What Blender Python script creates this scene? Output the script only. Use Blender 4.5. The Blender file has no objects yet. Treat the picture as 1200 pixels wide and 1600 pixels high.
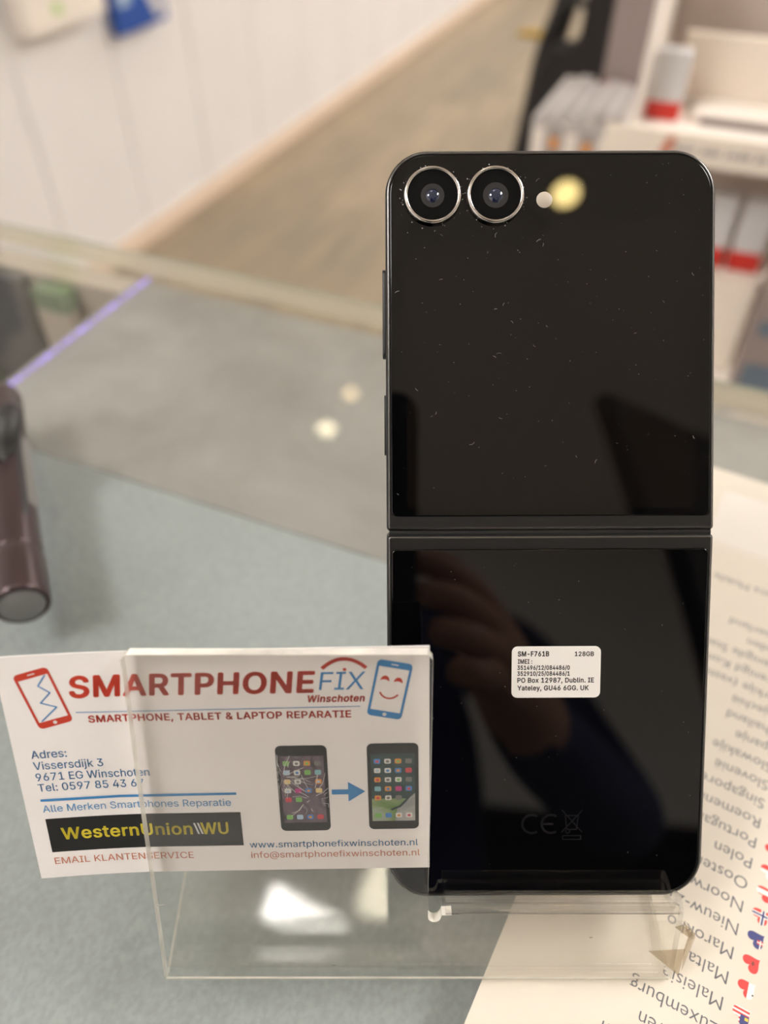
import bpy, bmesh, json, math, random
from mathutils import Vector, Matrix
random.seed(7)
C = bpy.context.scene.collection
SC = bpy.context.scene
R = math.radians
TOP = 0.95                      # height of the counter's glass top above the floor (m)
YAW = R(23)                     # the stand and the camera face the room at this angle
PITCH = R(45)
CAMH = 204.0                    # camera above the glass, mm

# ------------------------------------------------------------------ camera, view, world
cam_d = bpy.data.cameras.new('camera')
cam_d.sensor_fit = 'VERTICAL'
cam_d.sensor_height = 36.0
cam_d.sensor_width = 27.0
cam_d.lens = 27.0
cam_d.clip_start = 0.004
cam_d.clip_end = 60
cam_d.dof.use_dof = True
cam_d.dof.focus_distance = 0.168
cam_d.dof.aperture_fstop = 6.6
cam = bpy.data.objects.new('camera', cam_d)
C.objects.link(cam)
cam.location = (0, 0, TOP + CAMH / 1000)
cam.rotation_euler = (R(90) - PITCH, 0, YAW)
SC.camera = cam
vs = SC.view_settings
vs.view_transform = 'Standard'
vs.look = 'None'
vs.gamma = 1.0
vs.exposure = 0.78
vs.use_curve_mapping = False
SC.cycles.use_denoising = True
SC.cycles.transparent_max_bounces = 32
SC.cycles.max_bounces = 10
SC.cycles.sample_clamp_indirect = 6.0
w = bpy.data.worlds.new('world')
SC.world = w
w.use_nodes = True
w.node_tree.nodes['Background'].inputs[0].default_value = (1, 0.93, 0.85, 1)
w.node_tree.nodes['Background'].inputs[1].default_value = 0.15

PANEL_POWER = 16.0              # emission of the ceiling's LED panels, added fill lights included
SPOT_POWER = 12.0              # emission of the small round downlights
LED_POWER = 1.3
WARM = (1.0, 0.96, 0.93)

# ------------------------------------------------------------------ materials
def _nt(name):
    m = bpy.data.materials.new(name)
    m.use_nodes = True
    nt = m.node_tree
    return m, nt, nt.nodes, nt.links, nt.nodes['Principled BSDF']

def pbr(name, col, rough=0.5, metal=0.0, spec=0.5, noise=0.0, nscale=40.0, bump=0.0, bscale=200.0, coat=0.0):
    m, nt, N, L, b = _nt(name)
    b.inputs['Base Color'].default_value = (*col, 1)
    b.inputs['Roughness'].default_value = rough
    b.inputs['Metallic'].default_value = metal
    b.inputs['Specular IOR Level'].default_value = spec
    b.inputs['Coat Weight'].default_value = coat
    tc = N.new('ShaderNodeTexCoord')
    if noise > 0:
        t = N.new('ShaderNodeTexNoise'); t.inputs['Scale'].default_value = nscale; t.inputs['Detail'].default_value = 5
        L.new(tc.outputs['Object'], t.inputs['Vector'])
        r = N.new('ShaderNodeValToRGB')
        r.color_ramp.elements[0].position = 0.3; r.color_ramp.elements[1].position = 0.7
        r.color_ramp.elements[0].color = (*[c * (1 - noise) for c in col], 1)
        r.color_ramp.elements[1].color = (*[min(1, c * (1 + noise)) for c in col], 1)
        L.new(t.outputs['Fac'], r.inputs['Fac']); L.new(r.outputs['Color'], b.inputs['Base Color'])
    if bump > 0:
        t2 = N.new('ShaderNodeTexNoise'); t2.inputs['Scale'].default_value = bscale; t2.inputs['Detail'].default_value = 3
        L.new(tc.outputs['Object'], t2.inputs['Vector'])
        bp = N.new('ShaderNodeBump'); bp.inputs['Strength'].default_value = bump; bp.inputs['Distance'].default_value = 0.001
        L.new(t2.outputs['Fac'], bp.inputs['Height']); L.new(bp.outputs['Normal'], b.inputs['Normal'])
    return m

def emis(name, col, s):
    m = bpy.data.materials.new(name); m.use_nodes = True
    nt = m.node_tree; nt.nodes.clear()
    e = nt.nodes.new('ShaderNodeEmission'); e.inputs[0].default_value = (*col, 1); e.inputs[1].default_value = s
    o = nt.nodes.new('ShaderNodeOutputMaterial'); nt.links.new(e.outputs[0], o.inputs[0])
    return m

def clear(name, tint=(0.97, 0.975, 0.965), rough=0.03, haze=0.03, hazecol=(0.8, 0.78, 0.72), ior=1.49, even=False):
    """clear sheet: see-through, mirror-like by Fresnel, with a little surface haze"""
    m = bpy.data.materials.new(name); m.use_nodes = True
    nt = m.node_tree; N = nt.nodes; L = nt.links; N.clear()
    tr = N.new('ShaderNodeBsdfTransparent'); tr.inputs[0].default_value = (*tint, 1)
    gl = N.new('ShaderNodeBsdfGlossy'); gl.inputs['Roughness'].default_value = rough
    df = N.new('ShaderNodeBsdfDiffuse'); df.inputs[0].default_value = (*hazecol, 1)
    tc = N.new('ShaderNodeTexCoord'); nz = N.new('ShaderNodeTexNoise'); nz.inputs['Scale'].default_value = 60; nz.inputs['Detail'].default_value = 6
    L.new(tc.outputs['Object'], nz.inputs['Vector'])
    mu = N.new('ShaderNodeMath'); mu.operation = 'MULTIPLY'; mu.inputs[1].default_value = haze * 2
    if even: mu.inputs[0].default_value = 0.5
    else: L.new(nz.outputs['Fac'], mu.inputs[0])
    m1 = N.new('ShaderNodeMixShader'); L.new(mu.outputs[0], m1.inputs[0]); L.new(tr.outputs[0], m1.inputs[1]); L.new(df.outputs[0], m1.inputs[2])
    ge = N.new('ShaderNodeNewGeometry'); dt = N.new('ShaderNodeVectorMath'); dt.operation = 'DOT_PRODUCT'
    L.new(ge.outputs['Incoming'], dt.inputs[0]); L.new(ge.outputs['Normal'], dt.inputs[1])
    def mth(op, a, v=None):
        q = N.new('ShaderNodeMath'); q.operation = op; L.new(a, q.inputs[0])
        if v is not None: q.inputs[1].default_value = v
        return q
    f0 = ((ior-1)/(ior+1))**2
    ab = mth('ABSOLUTE', dt.outputs['Value']); iv = N.new('ShaderNodeMath'); iv.operation = 'SUBTRACT'; iv.inputs[0].default_value = 1.0; L.new(ab.outputs[0], iv.inputs[1])
    fr = mth('ADD', mth('MULTIPLY', mth('POWER', iv.outputs[0], 5.0).outputs[0], 1-f0).outputs[0], f0)
    m2 = N.new('ShaderNodeMixShader'); L.new(fr.outputs[0], m2.inputs[0]); L.new(m1.outputs[0], m2.inputs[1]); L.new(gl.outputs[0], m2.inputs[2])
    o = N.new('ShaderNodeOutputMaterial'); L.new(m2.outputs[0], o.inputs[0])
    return m

def wood_floor():
    m, nt, N, L, b = _nt('floor_planks')
    tc = N.new('ShaderNodeTexCoord')
    mp = N.new('ShaderNodeMapping'); mp.inputs['Rotation'].default_value = (0, 0, R(90)); mp.inputs['Scale'].default_value = (1, 1, 1)
    L.new(tc.outputs['Object'], mp.inputs['Vector'])
    br = N.new('ShaderNodeTexBrick'); br.inputs['Scale'].default_value = 1.0
    br.inputs['Brick Width'].default_value = 1.2; br.inputs['Row Height'].default_value = 0.18; br.inputs['Mortar Size'].default_value = 0.002
    br.inputs['Color1'].default_value = (0.40, 0.31, 0.205, 1); br.inputs['Color2'].default_value = (0.29, 0.232, 0.163, 1)
    br.inputs['Mortar'].default_value = (0.2, 0.15, 0.1, 1)
    L.new(mp.outputs[0], br.inputs['Vector'])
    mp2 = N.new('ShaderNodeMapping'); mp2.inputs['Scale'].default_value = (14, 1.2, 1)
    L.new(tc.outputs['Object'], mp2.inputs['Vector'])
    nz = N.new('ShaderNodeTexNoise'); nz.inputs['Scale'].default_value = 2.2; nz.inputs['Detail'].default_value = 7; nz.inputs['Roughness'].default_value = 0.65
    L.new(mp2.outputs[0], nz.inputs['Vector'])
    rp = N.new('ShaderNodeValToRGB'); rp.color_ramp.elements[0].position = 0.3; rp.color_ramp.elements[1].position = 0.75
    rp.color_ramp.elements[0].color = (0.62, 0.66, 0.70, 1); rp.color_ramp.elements[1].color = (1.15, 1.12, 1.05, 1)
    L.new(nz.outputs['Fac'], rp.inputs['Fac'])
    mx = N.new('ShaderNodeMix'); mx.data_type = 'RGBA'; mx.blend_type = 'MULTIPLY'; mx.inputs[0].default_value = 1
    L.new(br.outputs['Color'], mx.inputs[6]); L.new(rp.outputs['Color'], mx.inputs[7])
    L.new(mx.outputs[2], b.inputs['Base Color'])
    b.inputs['Roughness'].default_value = 0.45
    return m

def stone_board(name, c0, c1, scale, rough=0.5, grain=0.0):
    m, nt, N, L, b = _nt(name)
    tc = N.new('ShaderNodeTexCoord')
    nz = N.new('ShaderNodeTexNoise'); nz.inputs['Scale'].default_value = scale; nz.inputs['Detail'].default_value = 8; nz.inputs['Roughness'].default_value = 0.62
    nz.inputs['Distortion'].default_value = 0.6
    L.new(tc.outputs['Object'], nz.inputs['Vector'])
    rp = N.new('ShaderNodeValToRGB'); rp.color_ramp.elements[0].position = 0.36; rp.color_ramp.elements[1].position = 0.66
    rp.color_ramp.elements[0].color = (*c0, 1); rp.color_ramp.elements[1].color = (*c1, 1)
    L.new(nz.outputs['Fac'], rp.inputs['Fac'])
    out = rp.outputs['Color']
    if grain:
        g = N.new('ShaderNodeTexNoise'); g.inputs['Scale'].default_value = 700; g.inputs['Detail'].default_value = 2
        mp = N.new('ShaderNodeMapping'); mp.inputs['Rotation'].default_value = (0, 0, 0.5); mp.inputs['Scale'].default_value = (1, 0.8, 1)
        L.new(tc.outputs['Object'], mp.inputs['Vector']); L.new(mp.outputs[0], g.inputs['Vector'])
        r2 = N.new('ShaderNodeValToRGB'); r2.color_ramp.elements[0].position = 0.35; r2.color_ramp.elements[1].position = 0.68
        r2.color_ramp.elements[0].color = (1 - grain, 1 - grain, 1 - grain, 1); r2.color_ramp.elements[1].color = (1 + grain, 1 + grain, 1 + grain, 1)
        L.new(g.outputs['Fac'], r2.inputs['Fac'])
        mx = N.new('ShaderNodeMix'); mx.data_type = 'RGBA'; mx.blend_type = 'MULTIPLY'; mx.inputs[0].default_value = 1
        L.new(out, mx.inputs[6]); L.new(r2.outputs['Color'], mx.inputs[7]); out = mx.outputs[2]
    L.new(out, b.inputs['Base Color'])
    b.inputs['Roughness'].default_value = rough
    return m

M = {}
M['wall'] = pbr('wall_white_panel', (0.79, 0.77, 0.76), 0.45, noise=0.02, nscale=3)
M['wall_dim'] = pbr('wall_grey', (0.80, 0.78, 0.75), 0.7)
M['wall_plain'] = pbr('wall_plain', (0.78, 0.75, 0.71), 0.7)
M['ceiling'] = pbr('ceiling_white', (0.90, 0.86, 0.81), 0.9)
M['skirting'] = pbr('skirting_cream', (0.78, 0.62, 0.48), 0.5)
M['floor'] = wood_floor()
M['board_grey'] = stone_board('counter_blue_grey', (0.332, 0.352, 0.362), (0.385, 0.405, 0.415), 9, 0.55, 0.09)
M['board_taupe'] = stone_board('counter_taupe_stone', (0.265, 0.242, 0.232), (0.395, 0.367, 0.352), 14, 0.5)
M['case_beige'] = pbr('case_beige', (0.52, 0.43, 0.36), 0.55)
M['case_green'] = pbr('case_green', (0.17, 0.23, 0.13), 0.5)
M['case_dark'] = pbr('case_dark', (0.10, 0.09, 0.088), 0.5)
M['cabinet'] = pbr('cabinet_white', (0.75, 0.72, 0.68), 0.5)
M['glass'] = clear('counter_glass', (0.955, 0.97, 0.955), 0.0, 0.006, ior=1.5)
M['glass_edge'] = clear('glass_ground_edge', (0.98, 0.97, 0.94), 0.3, 0.62, (1.0, 0.90, 0.76), even=True)
M['glass_arris'] = pbr('glass_arris_green', (0.36, 0.38, 0.30), 0.3)
M['acrylic'] = clear('clear_acrylic', (0.968, 0.964, 0.955), 0.055, 0.026)
M['acrylic_edge'] = clear('acrylic_cut_edge', (0.9, 0.9, 0.86), 0.2, 0.62, (1.0, 0.96, 0.86))
M['tape'] = clear('yellowed_tape', (0.80, 0.72, 0.60), 0.2, 0.34, (0.42, 0.35, 0.26))
M['tape_clear'] = clear('clear_tape', (0.97, 0.96, 0.93), 0.12, 0.10, (0.9, 0.87, 0.8))
M['phone_glass'] = pbr('black_gloss_glass', (0.0014, 0.0014, 0.0016), 0.02, spec=0.5)
M['phone_screen'] = pbr('cover_screen_black', (0.0042, 0.0032, 0.0026), 0.02, spec=0.5)
M['phone_frame'] = pbr('graphite_aluminium', (0.012, 0.0115, 0.011), 0.42, 0.0, spec=0.35)
M['phone_rim'] = pbr('graphite_rim', (0.15, 0.145, 0.14), 0.25, 0.9)
M['phone_dark'] = pbr('black_gap', (0.002, 0.002, 0.002), 0.6)
M['ring'] = pbr('polished_lens_ring', (0.62, 0.58, 0.55), 0.16, 1.0)
M['lens_black'] = pbr('lens_black', (0.002, 0.002, 0.002), 0.5, spec=0.1)
M['lens_glass'] = pbr('lens_coated_glass', (0.006, 0.014, 0.045), 0.03, spec=0.8, coat=0.5)
M['lens_barrel'] = pbr('lens_barrel', (0.018, 0.018, 0.020), 0.35)
M['flash'] = pbr('flash_white', (0.52, 0.45, 0.37), 0.35)
M['sticker'] = pbr('sticker_white', (0.80, 0.77, 0.72), 0.5)
M['ink'] = pbr('ink_black', (0.014, 0.014, 0.014), 0.6)
M['ink_grey'] = pbr('ink_grey', (0.12, 0.12, 0.13), 0.6)
M['etch'] = pbr('etched_dark_grey', (0.0045, 0.0045, 0.005), 0.3)
M['dust'] = pbr('dust_speck', (0.40, 0.39, 0.37), 0.7)
M['card'] = pbr('card_white', (0.90, 0.855, 0.82), 0.42, noise=0.015, nscale=90)
M['card_back'] = pbr('card_black_back', (0.012, 0.012, 0.012), 0.35)
M['red'] = pbr('print_red', (0.58, 0.045, 0.018), 0.5)
M['blue'] = pbr('print_blue', (0.045, 0.235, 0.52), 0.5)
M['blue_txt'] = pbr('print_blue_text', (0.07, 0.27, 0.54), 0.5)
M['orange'] = pbr('print_orange', (0.60, 0.20, 0.11), 0.5)
M['black'] = pbr('print_black', (0.012, 0.011, 0.011), 0.35)
M['yellow'] = pbr('print_yellow', (0.80, 0.66, 0.04), 0.5)
M['white'] = pbr('print_white', (0.78, 0.76, 0.73), 0.5)
M['paper'] = pbr('leaflet_cream', (0.69, 0.63, 0.53), 0.55, noise=0.012, nscale=120)
M['paper_white'] = pbr('leaflet_white', (0.74, 0.70, 0.63), 0.55)
M['plum'] = pbr('torch_plum_metal', (0.070, 0.048, 0.048), 0.32, 0.55)
M['black_rubber'] = pbr('black_rubber', (0.022, 0.021, 0.020), 0.5)
M['grey_rubber'] = pbr('grey_pad', (0.23, 0.23, 0.22), 0.4)
M['silver'] = pbr('worn_silver', (0.24, 0.235, 0.225), 0.35, 0.6)
M['black_cloth'] = pbr('black_cloth', (0.011, 0.009, 0.008), 0.8, noise=0.2, nscale=20)
M['brass'] = pbr('brass', (0.55, 0.36, 0.06), 0.3, 0.7)
M['disp_white'] = pbr('display_white', (0.84, 0.77, 0.69), 0.5)
M['disp_cream'] = pbr('display_cream', (0.88, 0.79, 0.68), 0.5)
M['disp_taupe'] = pbr('display_taupe', (0.62, 0.53, 0.48), 0.6)
M['pack_white'] = pbr('packet_white', (0.62, 0.61, 0.61), 0.45)
M['carton_grey'] = pbr('carton_grey', (0.52, 0.485, 0.46), 0.5)
M['pack_red'] = pbr('packet_red', (0.62, 0.03, 0.02), 0.4)
M['pack_grey'] = pbr('packet_grey', (0.33, 0.305, 0.29), 0.5)
M['pack_blue'] = pbr('packet_blue', (0.012, 0.075, 0.36), 0.4)
M['pack_slate'] = pbr('packet_slate', (0.13, 0.17, 0.22), 0.5)
M['pack_mauve'] = pbr('packet_mauve', (0.29, 0.235, 0.22), 0.5)
M['green'] = pbr('print_green', (0.42, 0.62, 0.22), 0.5)
M['navy'] = pbr('navy_knit', (0.012, 0.020, 0.075), 0.85)
M['skin'] = pbr('skin', (0.42, 0.22, 0.15), 0.5)
M['hair'] = pbr('dark_hair', (0.02, 0.013, 0.009), 0.6)
M['trousers'] = pbr('dark_trousers', (0.02, 0.02, 0.025), 0.8)
M['screen_off'] = pbr('screen_off', (0.004, 0.004, 0.005), 0.12)
M['panel_light'] = emis('ceiling_panel_light', WARM, PANEL_POWER)
M['panel_dim'] = emis('dim_panel_light', (1.0, 0.9, 0.7), 5.0)
M['spot_light'] = emis('downlight_glow', (1.0, 0.86, 0.56), SPOT_POWER)
M['spot_amber'] = emis('downlight_amber', (1.0, 0.74, 0.38), SPOT_POWER*0.85)
M['spot_yellow'] = emis('downlight_yellow', (1.0, 0.76, 0.30), SPOT_POWER*1.6)
LEDS = [emis('violet_led_%s' % nme, (0.36, 0.24, 1.0), LED_POWER*k) for nme, k in (('bright', 1.25), ('soft', 0.7), ('mid', 0.95), ('dim', 0.6))]
M['led_strip'] = pbr('led_strip_film', (0.40, 0.34, 0.42), 0.4)  # the diodes' violet glow is tinted into this taupe film colour
M['lamp_white'] = pbr('lamp_housing_white', (0.8, 0.78, 0.75), 0.4)

# ------------------------------------------------------------------ helpers
ID = Matrix.Identity(4)

def tag(o, label=None, cat=None, group=None, kind=None):
    if label: o['label'] = label
    if cat: o['category'] = cat
    if group: o['group'] = group
    if kind: o['kind'] = kind
    return o

class Frame:
    """a right-handed frame standing on the counter's glass (z = 0), mm; rot about Z in radians"""
    def __init__(self, base, rot=0.0):
        self.base = Vector(base); self.rot = rot
    def world(self):
        b = Matrix.Rotation(self.rot, 3, 'Z') @ self.base
        return Vector((b.x / 1000, b.y / 1000, TOP + b.z / 1000))

class MB:
    def __init__(self, frame, M4=None):
        self.f = frame; self.v = []; self.fc = []; self.mi = []; self.mats = []; self.smooth = []; self.M4 = M4 or ID
    def mat(self, m):
        if m not in self.mats: self.mats.append(m)
        return self.mats.index(m)
    def add(self, verts, faces, m, smooth=False, fn=None):
        n = len(self.v); k = self.mat(m)
        for p in verts:
            p = Vector(p)
            if fn: p = Vector(fn(p))
            self.v.append(self.M4 @ p)
        for f in faces:
            self.fc.append([i + n for i in f]); self.mi.append(k); self.smooth.append(smooth)
        return self
    def box(self, lo, hi, m, fn=None):
        x0, y0, z0 = lo; x1, y1, z1 = hi
        v = [(x0,y0,z0),(x1,y0,z0),(x1,y1,z0),(x0,y1,z0),(x0,y0,z1),(x1,y0,z1),(x1,y1,z1),(x0,y1,z1)]
        return self.add(v, [(0,3,2,1),(4,5,6,7),(0,1,5,4),(1,2,6,5),(2,3,7,6),(3,0,4,7)], m, False, fn)
    def rings(self, rings, m, cap0=True, cap1=True, smooth=True, closed=True):
        """rings: list of equal-length loops"""
        n = len(rings[0]); v = [p for r in rings for p in r]; f = []
        for i in range(len(rings) - 1):
            for j in range(n if closed else n - 1):
                k = (j + 1) % n
                f.append((i*n+j, i*n+k, (i+1)*n+k, (i+1)*n+j))
        self.add(v, f, m, smooth)
        if cap0: self.add(rings[0], [tuple(range(n))[::-1]], m)
        if cap1: self.add(rings[-1], [tuple(range(n))], m)
        return self
    def tube(self, pts, rad, m, n=16, caps=True):
        pts = [Vector(p) for p in pts]
        rad = rad if isinstance(rad, (list, tuple)) else [rad] * len(pts)
        rs = []; up = None
        for i, p in enumerate(pts):
            t = (pts[min(i+1, len(pts)-1)] - pts[max(i-1, 0)]).normalized()
            if up is None:
                up = Vector((0,0,1)) if abs(t.z) < 0.9 else Vector((1,0,0))
            a = (up - t * up.dot(t)).normalized(); b = t.cross(a); up = a
            rs.append([p + rad[i] * (math.cos(q) * a + math.sin(q) * b) for q in [2*math.pi*j/n for j in range(n)]])
        return self.rings(rs, m, caps, caps)
    def lathe(self, prof, m, centre=(0,0,0), ax=(0,0,1), n=40, cap0=False, cap1=False):
        ax = Vector(ax).normalized(); a = ax.orthogonal().normalized(); b = ax.cross(a); c = Vector(centre)
        rs = [[c + ax*h + r*(math.cos(2*math.pi*j/n)*a + math.sin(2*math.pi*j/n)*b) for j in range(n)] for r, h in prof]
        return self.rings(rs, m, cap0, cap1)
    def build(self, name, parent=None, kind=None):
        me = bpy.data.meshes.new(name)
        b = self.f.base
        me.from_pydata([((p - b) * 0.001)[:] for p in self.v], [], self.fc)
        for m in self.mats: me.materials.append(m)
        for p, k, s in zip(me.polygons, self.mi, self.smooth):
            p.material_index = k; p.use_smooth = s
        me.update()
        o = bpy.data.objects.new(name, me); C.objects.link(o)
        if parent: o.parent = parent
        else:
            o.location = self.f.world(); o.rotation_euler = (0, 0, self.f.rot)
        if kind: o['kind'] = kind
        return o

def empty(name, frame):
    o = bpy.data.objects.new(name, None); C.objects.link(o)
    o.empty_display_size = 0.02
    o.location = frame.world(); o.rotation_euler = (0, 0, frame.rot)
    return o

def rrect(w, h, r, seg=10, cx=0.0, cy=0.0):
    """rounded rectangle, counter-clockwise; r = (tr, tl, bl, br) or one radius"""
    r = r if isinstance(r, (list, tuple)) else (r,)*4
    out = []
    for (sx, sy, a0, rr) in ((1,1,0,r[0]),(-1,1,90,r[1]),(-1,-1,180,r[2]),(1,-1,270,r[3])):
        rr = max(rr, 0.01)
        ox, oy = cx + sx*(w/2-rr), cy + sy*(h/2-rr)
        for k in range(seg+1):
            a = R(a0 + 90*k/seg); out.append((ox + rr*math.cos(a), oy + rr*math.sin(a)))
    return out

def slab(mb, outline_at, levels, m, rim=None, caps=(True, True)):
    """outline_at(inset)->loop 2D; levels [(inset, z)]"""
    rs = [[(x, y, z) for x, y in outline_at(i)] for i, z in levels]
    mb.rings(rs, m, caps[0], caps[1], smooth=True)

# ---- lettering
_fonts = {}
_cap = {}
def _raw(s, bold=0.0, shear=0.0, spacing=1.0):
    k = (s, bold, shear, spacing)
    if k in _fonts: return _fonts[k]
    cu = bpy.data.curves.new('lettering', 'FONT'); cu.body = s; cu.size = 1.0; cu.offset = bold; cu.shear = shear
    cu.space_character = spacing; cu.resolution_u = 3
    o = bpy.data.objects.new('lettering', cu); C.objects.link(o)
    dg = bpy.context.evaluated_depsgraph_get(); dg.update()
    me = bpy.data.meshes.new_from_object(o.evaluated_get(dg))
    v = [tuple(p.co) for p in me.vertices]; f = [tuple(p.vertices) for p in me.polygons]
    bpy.data.objects.remove(o); bpy.data.meshes.remove(me); bpy.data.curves.remove(cu)
    _fonts[k] = (v, f)
    return v, f
CAP = max(p[1] for p in _raw('H')[0])

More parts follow.
